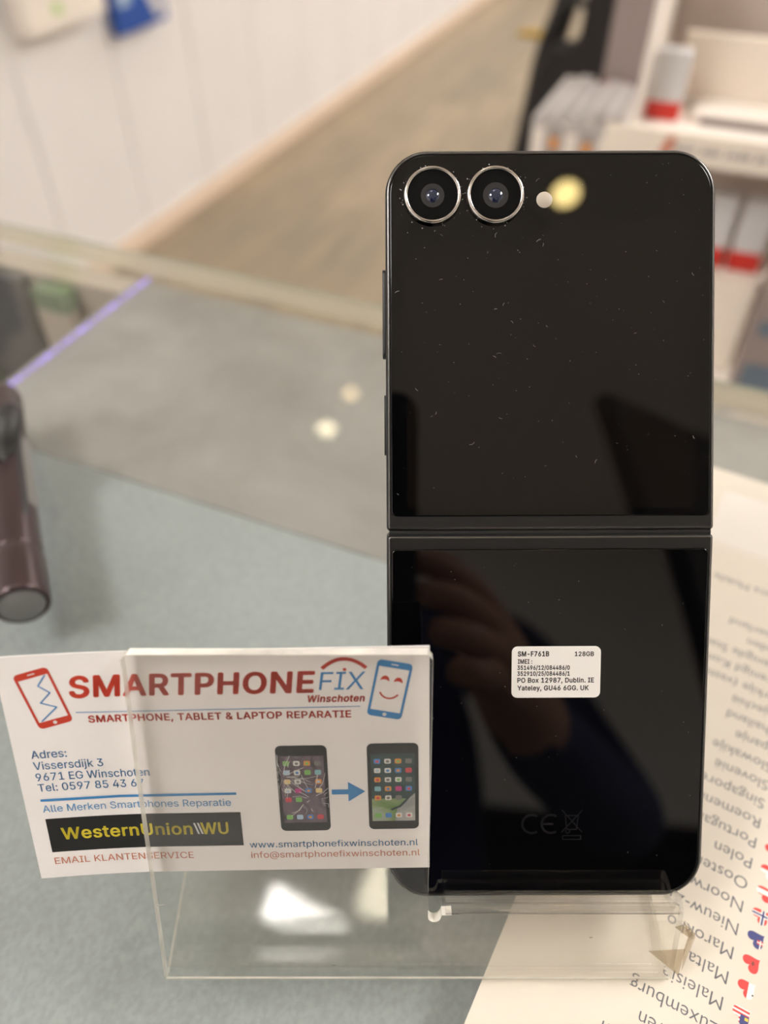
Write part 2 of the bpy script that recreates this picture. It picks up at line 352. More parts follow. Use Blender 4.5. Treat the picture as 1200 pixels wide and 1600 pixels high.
# outlines of a plain grotesque alphabet: advance, then contours of x,y pairs, in thousandths of the letter size
GLYPHS = json.loads(r'''{" ":[188],"&":[448,[197,-7,165,-5,136,1,110,12,88,26,69,42,54,62,43,84,36,108,34,133,37,163,47,189,63,213,85,235,101,249,120,264,140,279,216,335,226,343,237,352,246,363,255,375,260,389,262,405,258,427,245,445,226,457,201,461,184,459,168,453,155,444,145,431,139,416,137,399,139,380,145,363,155,346,169,327,185,307,204,284,438,0,364,0,171,231,121,293,108,310,96,327,87,344,78,370,75,398,77,420,82,440,91,458,109,481,134,499,154,507,176,512,200,513,224,512,246,507,266,499,290,482,308,459,320,433,324,404,322,382,315,362,305,342,291,325,275,308,256,293,154,217,135,202,121,188,110,174,100,154,97,131,100,108,109,87,124,70,143,57,166,49,193,46,223,50,251,59,269,69,286,81,301,95,315,112,327,131,336,151,343,174,348,198,349,224,408,224,406,194,403,167,397,144,385,115,371,92,357,75,345,62,333,47,315,30,294,17,271,7,246,-1,221,-5]],",":[188,[38,-119,68,71,137,71,84,-119]],"-":[453,[337,244,337,188,114,188,114,244]],".":[188,[95,-4,78,-1,63,9,53,24,50,41,53,59,63,73,78,83,95,87,113,83,128,73,138,59,141,41,138,24,128,9,113,-1]],"/":[249,[235,533,71,-76,14,-76,178,533]],"0":[453,[227,-7,191,-3,158,7,130,24,105,48,85,77,69,113,57,155,50,202,48,254,50,306,57,353,69,395,85,431,106,461,130,484,159,502,191,512,227,516,262,512,295,502,323,484,348,461,368,431,384,395,396,353,403,306,405,254,403,202,396,155,384,113,368,77,348,48,323,24,295,7,263,-3],[227,50,250,52,271,60,290,74,306,92,320,116,330,144,338,176,342,213,344,254,342,295,338,332,330,365,320,393,306,416,290,435,271,449,250,457,227,460,203,457,182,449,163,435,147,416,134,393,123,365,115,332,111,295,109,254,111,213,115,176,123,144,134,116,147,92,163,74,182,60,203,52]],"1":[453,[76,0,76,55,391,55,391,0],[276,509,276,0,212,0,212,448,209,448,86,358,86,427,198,509]],"2":[453,[64,0,64,47,234,229,252,248,268,266,282,282,299,305,311,327,318,348,320,371,317,397,308,419,293,436,273,449,250,457,224,460,196,457,172,447,153,433,139,413,130,390,127,362,66,362,68,391,75,418,86,442,102,464,121,482,143,496,168,507,196,513,225,516,254,513,281,507,306,497,328,482,346,465,361,445,372,423,379,398,381,372,378,345,371,318,363,299,351,280,336,259,317,235,294,209,267,180,153,60,153,57,389,57,389,0]],"3":[453,[218,-7,188,-5,159,1,133,10,108,22,88,38,70,57,57,79,48,104,44,132,109,132,115,107,126,87,144,71,165,59,191,52,219,50,248,53,275,61,297,74,315,93,325,116,329,145,326,172,316,196,299,217,275,234,254,241,229,246,201,248,157,248,157,299,288,448,288,452,70,452,70,509,372,509,372,461,211,278,211,289,247,290,279,286,308,276,333,262,354,244,371,222,383,198,391,173,393,145,390,116,383,90,370,66,354,45,333,27,309,12,281,2,251,-5]],"4":[453,[40,105,40,158,247,509,311,509,109,166,109,163,413,163,413,105],[282,0,282,121,282,146,282,318,343,318,343,0]],"5":[453,[221,-7,192,-5,165,1,140,11,118,25,99,41,83,60,71,82,63,105,60,130,122,130,127,108,138,89,154,73,173,60,196,52,221,50,250,53,276,64,298,82,314,104,324,131,328,162,326,183,321,203,314,221,297,244,275,262,248,273,218,277,192,275,167,268,145,258,128,246,67,253,96,509,366,509,366,452,151,452,134,301,136,301,155,315,178,325,203,331,229,334,252,332,274,328,294,321,313,311,330,299,345,285,358,269,370,251,379,231,386,210,390,187,391,163,388,132,381,102,369,76,352,52,332,32,309,15,282,3,253,-4]],"6":[453,[226,-7,196,-4,168,3,142,15,119,31,100,51,84,74,73,101,66,130,64,162,65,187,71,212,80,239,93,268,112,302,137,340,252,509,322,509,151,261,145,261,154,275,165,288,179,299,196,307,214,312,235,314,265,312,291,305,316,295,337,280,355,262,370,240,380,215,387,187,389,157,387,127,379,98,368,73,352,50,333,30,310,14,284,3,257,-4],[226,48,254,52,279,63,299,79,314,101,324,128,327,157,324,187,314,213,299,235,279,251,254,262,226,265,198,262,174,252,153,235,138,214,128,188,125,158,128,128,138,102,153,79,174,63,198,52]],"7":[453,[97,0,323,448,323,452,62,452,62,509,391,509,391,449,165,0]],"8":[453,[226,-7,193,-5,163,1,136,11,111,25,91,42,74,62,62,84,54,109,52,135,53,156,58,176,65,195,81,220,101,241,125,256,153,265,153,267,129,276,109,289,93,308,80,330,73,354,70,380,73,405,79,429,90,450,106,469,124,485,146,498,170,508,197,514,226,516,255,514,282,508,306,498,328,485,346,469,361,450,373,429,379,405,382,380,379,354,372,330,359,308,343,289,323,276,300,267,300,265,327,256,351,241,372,220,387,195,395,176,399,156,401,135,398,109,391,84,378,62,362,42,341,25,317,11,289,1,259,-5],[226,49,258,52,285,60,307,74,323,91,333,113,337,139,333,165,322,189,305,208,283,223,256,232,226,235,196,232,169,223,147,208,130,189,119,165,115,139,119,113,129,91,145,74,167,60,185,54,205,50],[226,290,252,292,274,300,293,313,307,330,316,351,319,376,316,399,308,420,294,437,275,449,252,457,226,460,200,457,177,449,159,437,145,420,136,399,133,376,136,351,145,330,159,313,178,300,201,292]],"9":[453,[226,516,256,513,285,506,310,494,333,478,352,458,368,434,380,408,387,378,389,347,387,322,382,296,373,270,359,240,340,207,315,168,200,0,130,0,301,248,307,248,299,234,287,221,273,210,257,202,238,196,218,195,188,197,161,203,137,214,116,229,98,247,83,269,72,294,66,321,64,352,66,382,73,411,85,436,101,459,120,479,143,494,168,506,196,513],[226,460,199,457,174,446,154,429,138,407,129,381,125,352,129,322,138,295,154,274,174,257,199,247,226,243,254,247,279,257,299,273,314,295,324,321,327,350,324,381,314,407,299,429,279,446,254,457]],":":[188,[95,-4,78,-1,63,9,53,24,50,41,53,59,63,73,78,83,95,87,113,83,128,73,138,59,141,41,138,24,128,9,113,-1],[95,271,78,274,63,284,53,299,50,316,53,334,63,349,78,359,95,362,113,359,128,349,138,334,141,316,138,299,128,284,113,274]],"@":[676,[355,-135,307,-133,262,-126,221,-114,184,-98,151,-77,122,-53,98,-24,77,9,61,46,50,87,43,131,40,179,43,226,50,269,61,309,78,346,98,379,123,408,151,433,184,454,220,470,260,482,303,489,349,492,394,489,435,482,472,469,506,452,536,432,562,407,584,380,603,351,617,319,627,285,633,251,635,215,635,191,633,166,631,142,627,118,622,96,615,76,599,49,579,28,561,18,541,13,517,11,497,12,476,17,457,24,441,36,429,50,423,68,420,68,408,48,388,30,371,20,351,15,326,13,298,15,273,23,251,35,232,52,216,73,204,96,195,123,190,152,188,182,190,212,197,239,207,265,220,287,237,306,257,322,279,334,304,341,330,343,360,340,385,331,404,319,416,306,419,306,419,335,474,335,474,110,476,91,485,74,499,63,518,59,540,63,557,76,568,97,576,127,579,152,580,182,581,215,579,245,575,273,567,301,555,327,541,351,523,373,502,393,477,410,450,424,419,434,385,440,347,442,309,440,274,434,242,424,213,410,187,393,164,372,144,347,128,320,115,289,105,255,100,218,98,178,100,138,105,100,115,66,128,35,144,8,165,-17,188,-37,215,-54,246,-68,280,-78,317,-83,357,-85,385,-84,412,-80,436,-75,458,-69,489,-59,504,-107,487,-113,464,-120,438,-126,411,-131,383,-134],[329,65,359,68,382,78,400,95,412,118,417,138,421,160,422,185,421,210,417,231,411,249,399,269,381,282,358,289,331,292,305,288,283,277,265,260,252,239,244,213,242,185,244,154,251,125,262,101,279,81,301,69]],"A":[480,[16,0,201,509,276,509,463,0,395,0,287,302,280,323,272,346,264,372,255,402,244,438,232,478,245,478,233,437,222,402,213,371,204,345,197,322,191,302,85,0],[110,142,110,199,370,199,370,142]],"B":[456,[60,0,60,509,241,509,274,507,304,501,329,491,350,477,367,461,381,442,390,421,396,398,398,374,395,344,387,320,373,301,356,286,336,275,315,267,315,262,339,257,363,245,385,227,402,203,411,184,416,161,418,136,416,111,410,88,400,67,386,48,368,31,344,18,317,8,284,2,247,0],[125,57,245,57,281,60,309,67,330,80,344,96,353,115,355,137,352,161,342,184,327,203,306,218,279,228,248,231,125,231],[125,285,238,285,265,288,288,296,308,309,323,326,333,348,336,372,333,393,326,412,313,429,294,442,270,449,240,452,125,452]],"C":[510,[267,-7,225,-3,186,7,150,25,119,49,92,79,70,115,53,157,44,203,40,254,44,305,53,352,70,393,92,429,119,459,150,484,186,501,225,512,267,516,293,514,317,511,340,504,362,496,383,485,402,471,419,456,435,438,448,418,459,397,467,373,473,348,408,348,401,373,389,395,375,413,357,428,337,440,315,449,292,454,267,456,237,453,209,445,184,432,161,414,141,391,125,364,113,332,106,295,103,254,106,213,113,177,125,145,141,117,161,94,184,76,210,63,237,56,267,53,292,55,315,60,337,69,357,81,375,96,389,114,401,136,408,160,473,160,467,135,459,112,448,91,435,71,420,53,402,38,383,24,363,13,341,5,317,-2,293,-6]],"D":[502,[219,0,96,0,96,57,215,57,254,60,288,68,318,81,343,99,363,122,379,149,390,181,397,216,399,255,397,294,390,329,379,361,364,388,344,410,320,428,291,441,258,449,221,452,93,452,93,509,225,509,273,505,315,495,353,478,385,455,412,426,433,391,449,351,458,306,462,255,458,205,449,159,433,119,411,83,384,54,351,31,312,14,268,3],[125,509,125,0,60,0,60,509]],"E":[419,[60,0,60,509,372,509,372,452,125,452,125,286,355,286,355,229,125,229,125,57,375,57,375,0]],"F":[410,[60,0,60,509,369,509,369,452,125,452,125,278,346,278,346,221,125,221,125,0]],"G":[520,[269,-7,225,-3,185,7,149,25,118,49,91,79,69,116,53,157,43,203,40,254,43,305,53,352,69,393,91,429,117,459,149,484,184,501,223,512,265,516,291,514,316,510,340,504,363,494,384,483,403,469,421,453,436,436,449,416,460,395,468,373,474,349,408,349,399,372,387,393,373,411,356,427,337,439,315,448,291,454,265,456,236,453,209,445,183,432,160,414,141,392,125,364,113,332,106,295,103,254,106,213,113,177,125,145,141,117,161,95,184,76,210,63,238,56,269,53,296,55,322,61,345,71,365,85,382,102,396,123,407,147,413,173,415,202,434,199,283,199,283,256,478,256,478,200,475,160,466,124,451,91,431,62,406,38,377,19,344,5,308,-4]],"H":[517,[60,0,60,509,125,509,125,289,392,289,392,509,457,509,457,0,392,0,392,232,125,232,125,0]],"I":[300,[31,0,31,57,118,57,118,452,31,452,31,509,269,509,269,452,183,452,183,57,269,57,269,0]],"K":[467,[104,145,104,216,122,239,139,261,157,282,174,303,193,324,212,344,364,509,448,509,231,276,228,276],[60,0,60,509,125,509,125,334,124,225,125,193,125,0],[372,0,188,259,228,309,449,0]],"L":[393,[60,0,60,509,125,509,125,57,361,57,361,0]],"M":[628,[60,0,60,509,152,509,277,187,287,159,299,123,311,84,322,49,307,49,318,83,330,121,342,158,352,187,476,509,568,509,568,0,504,0,504,291,504,327,505,369,506,413,507,457,513,457,505,433,498,409,482,363,467,322,456,291,342,0,286,0,170,291,159,321,145,361,129,408,112,457,119,457,120,416,121,372,122,328,122,291,122,0]],"N":[523,[60,0,60,509,136,509,343,183,352,169,363,151,375,130,388,107,401,82,414,55,405,54,402,81,401,108,400,134,399,157,399,195,399,509,463,509,463,0,387,0,202,290,177,331,164,354,148,381,108,452,119,454,122,384,124,328,125,291,125,0]],"O":[533,[267,-7,225,-3,186,7,150,25,119,49,92,79,70,115,53,157,44,203,40,254,44,305,53,352,70,393,92,429,119,459,150,484,186,501,225,512,267,516,309,512,348,501,384,484,415,459,442,429,464,393,480,352,490,305,493,254,490,203,480,157,464,115,442,79,415,49,384,25,348,7,309,-3],[267,53,296,55,324,63,349,76,372,94,392,116,408,144,420,176,428,213,430,254,428,295,420,332,408,365,392,392,372,415,349,433,324,446,296,453,267,456,237,453,210,445,184,433,161,415,142,392,125,364,113,332,106,295,103,254,106,213,113,176,125,144,142,117,161,94,184,76,210,63,237,55]],"P":[445,[60,0,60,509,235,509,272,506,305,499,332,487,356,471,375,452,390,430,400,404,407,377,409,348,407,318,400,291,390,265,375,243,356,223,332,207,305,195,272,188,235,186,109,186,109,242,233,242,257,244,279,248,297,256,318,272,333,294,342,319,344,348,342,376,333,402,318,423,297,439,279,446,257,451,232,452,125,452,125,0]],"R":[449,[60,0,60,509,236,509,273,506,305,500,333,489,356,473,376,455,390,433,401,408,407,381,409,352,407,323,401,296,390,271,376,250,356,232,333,217,305,206,273,200,236,198,96,198,96,255,234,255,258,256,280,260,298,267,319,281,334,300,342,324,345,352,342,380,334,405,319,425,298,440,279,446,258,451,233,452,125,452,125,0],[353,0,230,229,303,229,428,0]],"S":[447,[224,-9,188,-7,156,-1,128,9,102,23,81,40,64,60,51,83,42,109,38,137,104,137,110,110,123,88,142,71,166,59,194,52,224,49,246,50,267,54,286,60,311,74,329,92,341,114,346,139,342,161,332,179,316,193,296,205,272,214,245,222,184,239,145,253,112,269,86,289,67,313,56,341,52,372,54,400,62,425,75,448,92,468,113,484,138,498,165,508,195,514,227,516,259,514,289,508,316,498,340,484,360,468,377,449,390,427,398,403,401,378,337,378,332,402,320,421,302,437,280,449,254,456,225,459,194,456,167,448,145,435,129,418,118,398,115,376,119,352,131,334,148,319,169,308,191,300,212,293,264,279,287,272,312,264,336,252,359,238,379,220,395,198,402,180,407,161,408,139,406,112,399,87,386,64,370,43,349,25,323,11,294,0,261,-7]],"T":[449,[32,452,32,509,417,509,417,452,257,452,257,0,193,0,193,452]],"U":[517,[259,-8,220,-6,186,2,154,15,126,33,103,55,85,80,71,108,63,140,60,173,60,509,124,509,124,178,126,155,132,133,141,113,153,95,169,80,187,68,208,59,232,53,259,52,285,53,309,59,331,68,349,80,364,95,377,113,385,133,391,155,393,178,393,509,457,509,457,173,454,140,446,108,433,80,414,55,391,33,363,15,332,2,297,-6]],"V":[480,[204,0,16,509,84,509,192,206,199,187,207,164,215,137,225,106,236,71,248,31,235,31,247,71,257,107,267,138,276,165,283,187,290,206,395,509,463,509,278,0]],"W":[686,[155,0,16,509,82,509,163,196,170,171,175,145,187,94,192,67,197,40,189,40,194,67,200,94,205,120,211,145,224,196,306,509,380,509,462,196,468,171,474,145,486,94,492,67,497,40,488,40,493,67,499,94,504,120,510,145,523,196,603,509,670,509,530,0,455,0,368,323,362,345,357,368,351,391,346,417,341,445,336,475,350,475,345,446,340,420,335,395,330,371,324,347,318,323,230,0]],"X":[474,[18,0,217,284,217,236,29,509,104,509,178,400,192,379,204,361,214,345,223,329,233,312,243,292,232,292,252,329,261,345,272,361,298,400,374,509,446,509,259,239,259,287,456,0,382,0,292,129,268,165,259,180,250,195,241,212,230,231,244,231,235,213,225,196,216,181,206,166,182,129,91,0]],"Y":[472,[203,0,203,208,16,509,91,509,192,344,203,327,213,309,222,292,231,274,240,254,250,230,224,230,233,254,242,275,251,293,265,318,280,344,381,509,455,509,268,208,268,0]],"a":[389,[160,-9,137,-7,115,-3,94,5,76,15,60,29,48,45,38,63,32,84,30,108,34,138,43,161,58,179,78,193,100,203,125,211,152,216,178,220,234,227,252,230,265,235,273,243,276,255,276,257,273,279,267,297,256,311,240,322,220,329,196,331,171,329,149,322,132,313,118,301,107,288,100,274,41,291,51,313,64,331,79,346,95,358,114,368,133,375,153,380,173,383,194,384,215,383,239,379,263,372,286,360,306,343,322,320,330,301,335,278,337,251,337,0,277,0,277,52,272,52,264,38,252,25,236,12,215,1,190,-6],[170,45,202,49,228,59,248,74,263,93,272,115,276,138,276,190,270,186,259,182,246,179,231,176,200,171,175,168,154,164,134,159,117,150,103,139,95,124,92,105,94,87,102,72,114,61,130,52,149,47]],"b":[424,[229,-8,198,-5,172,4,153,17,138,31,127,46,118,59,112,59,112,0,53,0,53,509,114,509,114,319,118,319,127,331,137,346,152,360,171,373,197,381,229,384,259,382,287,374,313,361,335,342,354,320,370,293,381,261,388,227,390,189,388,151,381,116,370,84,355,57,336,34,313,16,288,3,260,-6],[220,47,242,49,262,55,279,66,294,80,306,97,316,117,323,139,327,163,328,189,327,215,323,239,316,261,307,281,295,298,280,311,262,322,243,328,220,330,198,328,178,322,161,312,147,299,134,282,125,263,118,241,114,216,113,189,114,162,118,138,125,115,135,95,147,78,162,65,179,55,198,49]],"c":[396,[207,-8,174,-5,144,3,117,16,93,35,72,58,56,85,44,116,37,150,34,187,37,225,44,260,56,291,72,318,93,341,117,360,144,374,174,382,207,384,234,383,260,377,284,368,305,356,324,341,340,322,353,301,362,277,303,262,298,276,290,289,281,301,270,311,257,319,242,325,226,329,207,330,184,328,163,321,145,310,130,296,118,278,108,258,102,236,98,212,96,187,98,163,102,139,108,117,118,97,130,80,145,66,163,55,184,49,207,46,226,48,243,52,258,58,271,66,282,76,292,89,299,102,304,117,363,102,354,78,341,56,325,37,306,21,285,9,261,-1,235,-6]],"d":[424,[195,-8,165,-6,137,3,111,16,89,34,70,57,55,84,43,116,36,151,34,189,36,227,43,261,55,293,70,320,89,342,112,361,137,374,165,382,196,384,228,381,253,373,272,360,287,346,298,331,306,319,311,319,311,509,372,509,372,0,313,0,313,59,307,59,298,46,287,31,272,17,252,4,227,-5],[205,47,226,49,246,55,263,65,278,78,290,95,299,115,306,138,310,162,312,189,310,216,306,241,300,263,290,282,278,299,263,312,246,322,227,328,205,330,182,328,162,322,145,311,130,298,118,281,108,261,102,239,98,215,96,189,98,163,102,139,109,117,118,97,130,80,145,66,162,55,182,49]],"e":[404,[212,-8,177,-5,145,3,117,16,92,35,72,58,56,85,44,116,37,150,34,187,36,224,44,258,55,290,71,317,91,340,115,359,142,373,172,382,205,384,226,383,246,380,266,374,285,366,303,355,319,341,334,324,347,305,357,282,365,256,370,227,371,194,371,169,75,169,75,221,338,221,310,202,308,226,304,248,298,269,283,294,263,314,237,326,205,330,183,328,164,323,146,313,125,294,109,270,99,241,96,211,96,178,98,151,102,127,110,106,121,88,135,73,151,61,169,53,190,48,212,46,234,48,254,53,271,61,285,73,297,88,306,105,365,91,353,63,335,39,320,26,302,14,283,4,261,-3,237,-7]],"f":[254,[228,379,228,327,6,327,6,379],[81,0,81,432,84,461,96,486,113,505,135,519,161,527,187,530,207,529,222,527,234,524,243,521,227,468,215,472,206,473,195,474,171,470,154,460,145,443,142,419,142,0]],"h":[410,[114,227,114,0,53,0,53,509,114,509,114,287,102,287,116,319,132,344,152,362,175,374,200,382,227,384,252,383,275,377,295,369,313,356,328,340,341,321,350,298,355,271,357,240,357,0,296,0,296,235,293,263,286,286,273,304,256,318,235,326,210,329,184,326,161,317,141,303,126,283,117,257]],"i":[167,[53,0,53,379,114,379,114,0],[84,443,67,446,54,455,44,468,41,483,44,499,54,512,67,521,84,524,100,521,114,512,123,499,126,483,123,468,114,455,100,446]],"j":[167,[53,379,114,379,114,-30,112,-52,108,-72,102,-90,86,-113,65,-129,47,-137,27,-141,4,-143,-10,-143,-10,-87,2,-87,25,-83,40,-72,50,-54,53,-29],[83,443,67,446,53,455,44,468,41,483,44,499,53,512,67,521,83,524,100,521,114,512,123,499,126,483,123,468,114,455,100,446]],"k":[381,[110,137,110,212,121,212,284,379,360,379,184,199,177,199],[53,0,53,509,114,509,114,0],[294,0,148,186,191,229,372,0]],"l":[189,[139,-2,112,0,91,8,74,20,62,37,55,59,53,84,53,509,114,509,114,99,115,77,120,62,130,54,146,52,160,53,170,54,181,3,162,-1,151,-2]],"m":[610,[53,0,53,379,112,379,112,295,108,295,118,323,132,346,151,363,172,376,195,384,219,386,245,383,268,375,287,361,303,342,314,320,321,295,312,295,322,321,337,343,357,361,381,375,407,383,437,386,458,385,478,380,497,372,514,361,529,346,541,328,550,307,555,283,557,255,557,0,496,0,496,254,493,279,485,298,473,313,447,326,419,330,395,328,374,320,358,307,345,290,338,270,335,247,335,0,274,0,274,260,269,288,253,311,229,326,199,330,178,328,158,320,140,307,126,289,117,266,114,238,114,0]],"n":[410,[114,227,114,0,53,0,53,379,112,379,112,287,102,287,116,319,132,344,152,362,175,374,200,382,227,384,252,383,275,377,295,369,313,356,328,340,341,321,350,298,355,271,357,240,357,0,296,0,296,235,293,263,286,286,273,304,256,318,235,326,210,329,184,326,161,317,141,303,126,283,117,257]],"o":[415,[207,-8,174,-5,144,3,117,16,93,35,72,58,56,85,44,116,37,150,34,187,37,225,44,260,56,291,72,318,93,341,117,360,144,374,174,382,207,384,241,382,271,374,299,360,323,341,343,318,359,291,371,260,379,225,381,187,379,150,371,116,359,85,343,58,323,35,299,16,271,3,241,-5],[207,46,231,49,252,55,270,66,285,80,298,97,307,117,314,139,318,163,319,187,318,212,314,236,307,258,298,278,285,296,270,310,252,321,231,328,207,330,184,328,163,321,145,310,130,296,118,278,108,258,102,236,98,212,96,187,98,163,102,139,108,117,118,97,130,80,145,66,163,55,184,49]],"p":[424,[53,-143,53,379,112,379,112,319,118,319,126,331,137,346,152,360,171,373,197,381,229,384,259,382,287,374,313,361,335,342,354,320,370,293,381,261,388,227,390,189,388,151,381,116,370,84,355,57,336,34,313,16,288,3,260,-6,229,-8,198,-5,173,4,153,17,138,31,127,46,118,59,114,59,114,-143],[220,47,242,49,262,55,279,66,294,80,306,97,316,117,323,139,327,163,328,189,327,215,323,239,316,261,307,281,295,298,280,311,262,322,243,328,220,330,198,328,178,322,161,312,147,299,134,282,125,263,118,241,114,216,113,189,114,162,118,138,125,115,135,95,147,78,162,65,179,55,198,49]],"r":[259,[53,0,53,379,112,379,112,321,115,321,130,347,152,367,171,377,191,383,213,385,229,384,243,384,243,322,230,324,219,325,207,326,182,323,159,315,140,301,126,284,117,262,114,237,114,0]],"s":[365,[182,-8,157,-7,133,-3,112,3,93,12,76,24,62,38,50,54,41,73,36,94,94,107,105,79,124,60,150,49,181,45,206,47,227,53,244,62,262,81,268,103,265,121,254,136,237,147,212,155,149,170,118,180,92,192,72,208,58,227,50,249,47,274,49,295,55,314,65,332,79,347,95,360,115,370,137,378,161,383,187,384,212,383,234,379,254,372,279,358,299,339,314,316,324,290,268,277,258,298,243,316,219,328,187,333,156,329,131,317,114,299,109,277,112,258,124,243,144,232,172,223,229,209,261,200,287,187,306,171,320,153,328,131,331,107,329,85,323,65,312,47,298,31,281,18,260,6,236,-2,210,-7]],"t":[227,[204,379,204,327,6,327,6,379],[65,471,126,471,126,98,128,76,136,61,150,53,170,50,185,51,202,54,213,2,203,-1,192,-3,180,-4,168,-4,138,-1,113,7,92,21,77,41,68,64,65,93]],"u":[410,[182,-5,158,-3,135,2,115,11,97,23,82,39,69,59,60,82,54,109,53,139,53,379,114,379,114,144,116,117,124,94,137,75,154,61,175,53,200,50,226,53,249,62,268,77,283,97,293,122,296,153,296,379,357,379,357,0,298,0,298,92,307,92,294,60,277,35,257,17,234,5,209,-3]],"w":[567,[138,0,23,379,87,379,133,214,140,190,147,164,154,137,161,107,168,75,175,41,165,41,172,74,179,105,186,135,192,163,199,189,206,214,252,379,316,379,362,214,368,189,375,163,382,136,388,106,395,75,402,41,391,41,399,75,406,106,413,135,420,163,427,189,434,214,480,379,545,379,429,0,368,0,319,172,305,225,297,252,291,280,277,338,291,338,277,280,263,225,255,198,248,172,199,0]],"x":[379,[21,0,171,218,171,171,29,379,100,379,147,306,159,287,170,270,179,253,193,229,207,206,175,206,190,229,202,253,211,270,222,287,233,306,282,379,352,379,209,169,209,214,358,0,287,0,231,85,214,112,200,136,187,159,173,182,205,182,191,159,178,136,165,112,148,85,91,0]],"y":[389,[47,-139,61,-86,71,-87,88,-90,104,-89,118,-84,130,-74,141,-58,151,-36,163,-1,17,379,84,379,165,155,173,132,180,109,187,87,193,64,199,42,206,21,184,21,190,42,196,64,202,87,209,110,216,132,224,155,305,379,371,379,204,-58,191,-85,177,-107,159,-124,139,-136,117,-143,91,-145,77,-145,65,-143,54,-141]]}''')
_band = {}
def _bands(ch):
    """a letter's filled area as level bands (non-zero winding, so crossing outlines stay solid)"""
    if ch in _band: return _band[ch]
    E = []; ys = set()
    for c in GLYPHS[ch][1:]:
        p = [(c[2*i]/1000, c[2*i+1]/1000) for i in range(len(c)//2)]
        for i in range(len(p)):
            (x0, y0), (x1, y1) = p[i], p[(i+1) % len(p)]
            ys.add(y0)
            if y0 != y1: E.append((x0, y0, x1, y1, 1) if y0 < y1 else (x1, y1, x0, y0, -1))
    for i in range(len(E)):
        a = E[i]
        for j in range(i):
            b = E[j]; lo = max(a[1], b[1]); hi = min(a[3], b[3])
            if lo >= hi: continue
            ka = (a[2]-a[0])/(a[3]-a[1]); kb = (b[2]-b[0])/(b[3]-b[1])
            if abs(ka-kb) < 1e-9: continue
            y = ((b[0]-kb*b[1])-(a[0]-ka*a[1]))/(ka-kb)
            if lo < y < hi: ys.add(y)
    ys = sorted(ys); out = []
    for ya, yb in zip(ys, ys[1:]):
        if yb-ya < 1e-5: continue
        ym = (ya+yb)/2; L = []
        for e in E:
            if e[1] <= ya+1e-7 and e[3] >= yb-1e-7:
                k = (e[2]-e[0])/(e[3]-e[1]); L.append((e[0]+k*(ym-e[1]), e[0]+k*(ya-e[1]), e[0]+k*(yb-e[1]), e[4]))
        L.sort(); wn = 0
        for q in L:
            if wn == 0: st = q
            wn += q[3]
            if wn == 0: out.append((st[1], q[1], ya, st[2], q[2], yb))
    _band[ch] = out
    return out
def _grotesque(s, bold=0.0, shear=0.0):
    k = ('g', s, bold, shear)
    if k in _fonts: return _fonts[k]
    v = []; f = []; x = 0.0
    for ch in s:
        for (xa, xb, ya, xc, xd, yb) in _bands(ch):              # lower left, lower right, y / upper left, upper right, y
            n = len(v)
            v += [(x+xa+shear*ya, ya, 0), (x+xb+shear*ya, ya, 0), (x+xd+shear*yb, yb, 0), (x+xc+shear*yb, yb, 0)]; f.append((n, n+1, n+2, n+3))
        x += GLYPHS[ch][0]/1000 + 1.2*bold
    if bold > 0:                                                  # heavier stroke: the outline struck again all round
        v0, f0 = v, f; v = []; f = []
        for q in range(8):
            a = math.pi*q/4; n = len(v)
            v += [(p[0]+bold*math.cos(a), p[1]+0.8*bold*math.sin(a), 0) for p in v0]; f += [tuple(i+n for i in t) for t in f0]
    _fonts[k] = (v, f)
    return v, f
GCAP = max(p[1] for p in _grotesque('H')[0])

def write(mb, s, x0, x1, base, cap, m, z=0.03, bold=0.0, shear=0.0, fn=None, round_face=False):
    """lettering between x0 and x1 on a baseline, y up"""
    v, f = _raw(s, bold, shear) if round_face else _grotesque(s, bold, shear)
    if not v: return
    xa = min(p[0] for p in v); xb = max(p[0] for p in v)
    sx = (x1 - x0) / (xb - xa); sy = cap / (CAP if round_face else GCAP)
    mb.add([(x0 + (p[0]-xa)*sx, base + p[1]*sy, z) for p in v], f, m, False, fn)

def poly(mb, pts, m, z=0.03, fn=None):
    mb.add([(x, y, z) for x, y in pts], [tuple(range(len(pts)))], m, False, fn)

def stroke(mb, pts, wd, m, z=0.03, closed=False, fn=None):
    n = len(pts)
    for i in range(n if closed else n-1):
        a = Vector(pts[i]); b = Vector(pts[(i+1) % n]); d = (b-a)
        if d.length < 1e-6: continue
        d.normalize(); q = Vector((-d.y, d.x))*wd/2; e = d*wd*0.25
        poly(mb, [(a-e-q)[:], (b+e-q)[:], (b+e+q)[:], (a-e+q)[:]], m, z, fn)

def copy_tree(o, parent=None):
    c = o.copy(); C.objects.link(c)
    if parent: c.parent = parent
    for ch in list(o.children): copy_tree(ch, c)
    return c

FLOOR = -TOP*1000
ROOM = lambda x, y, z: Frame((x, y, z), 0.0)
LOC = lambda x, y, z: Frame((x, y, z), YAW)

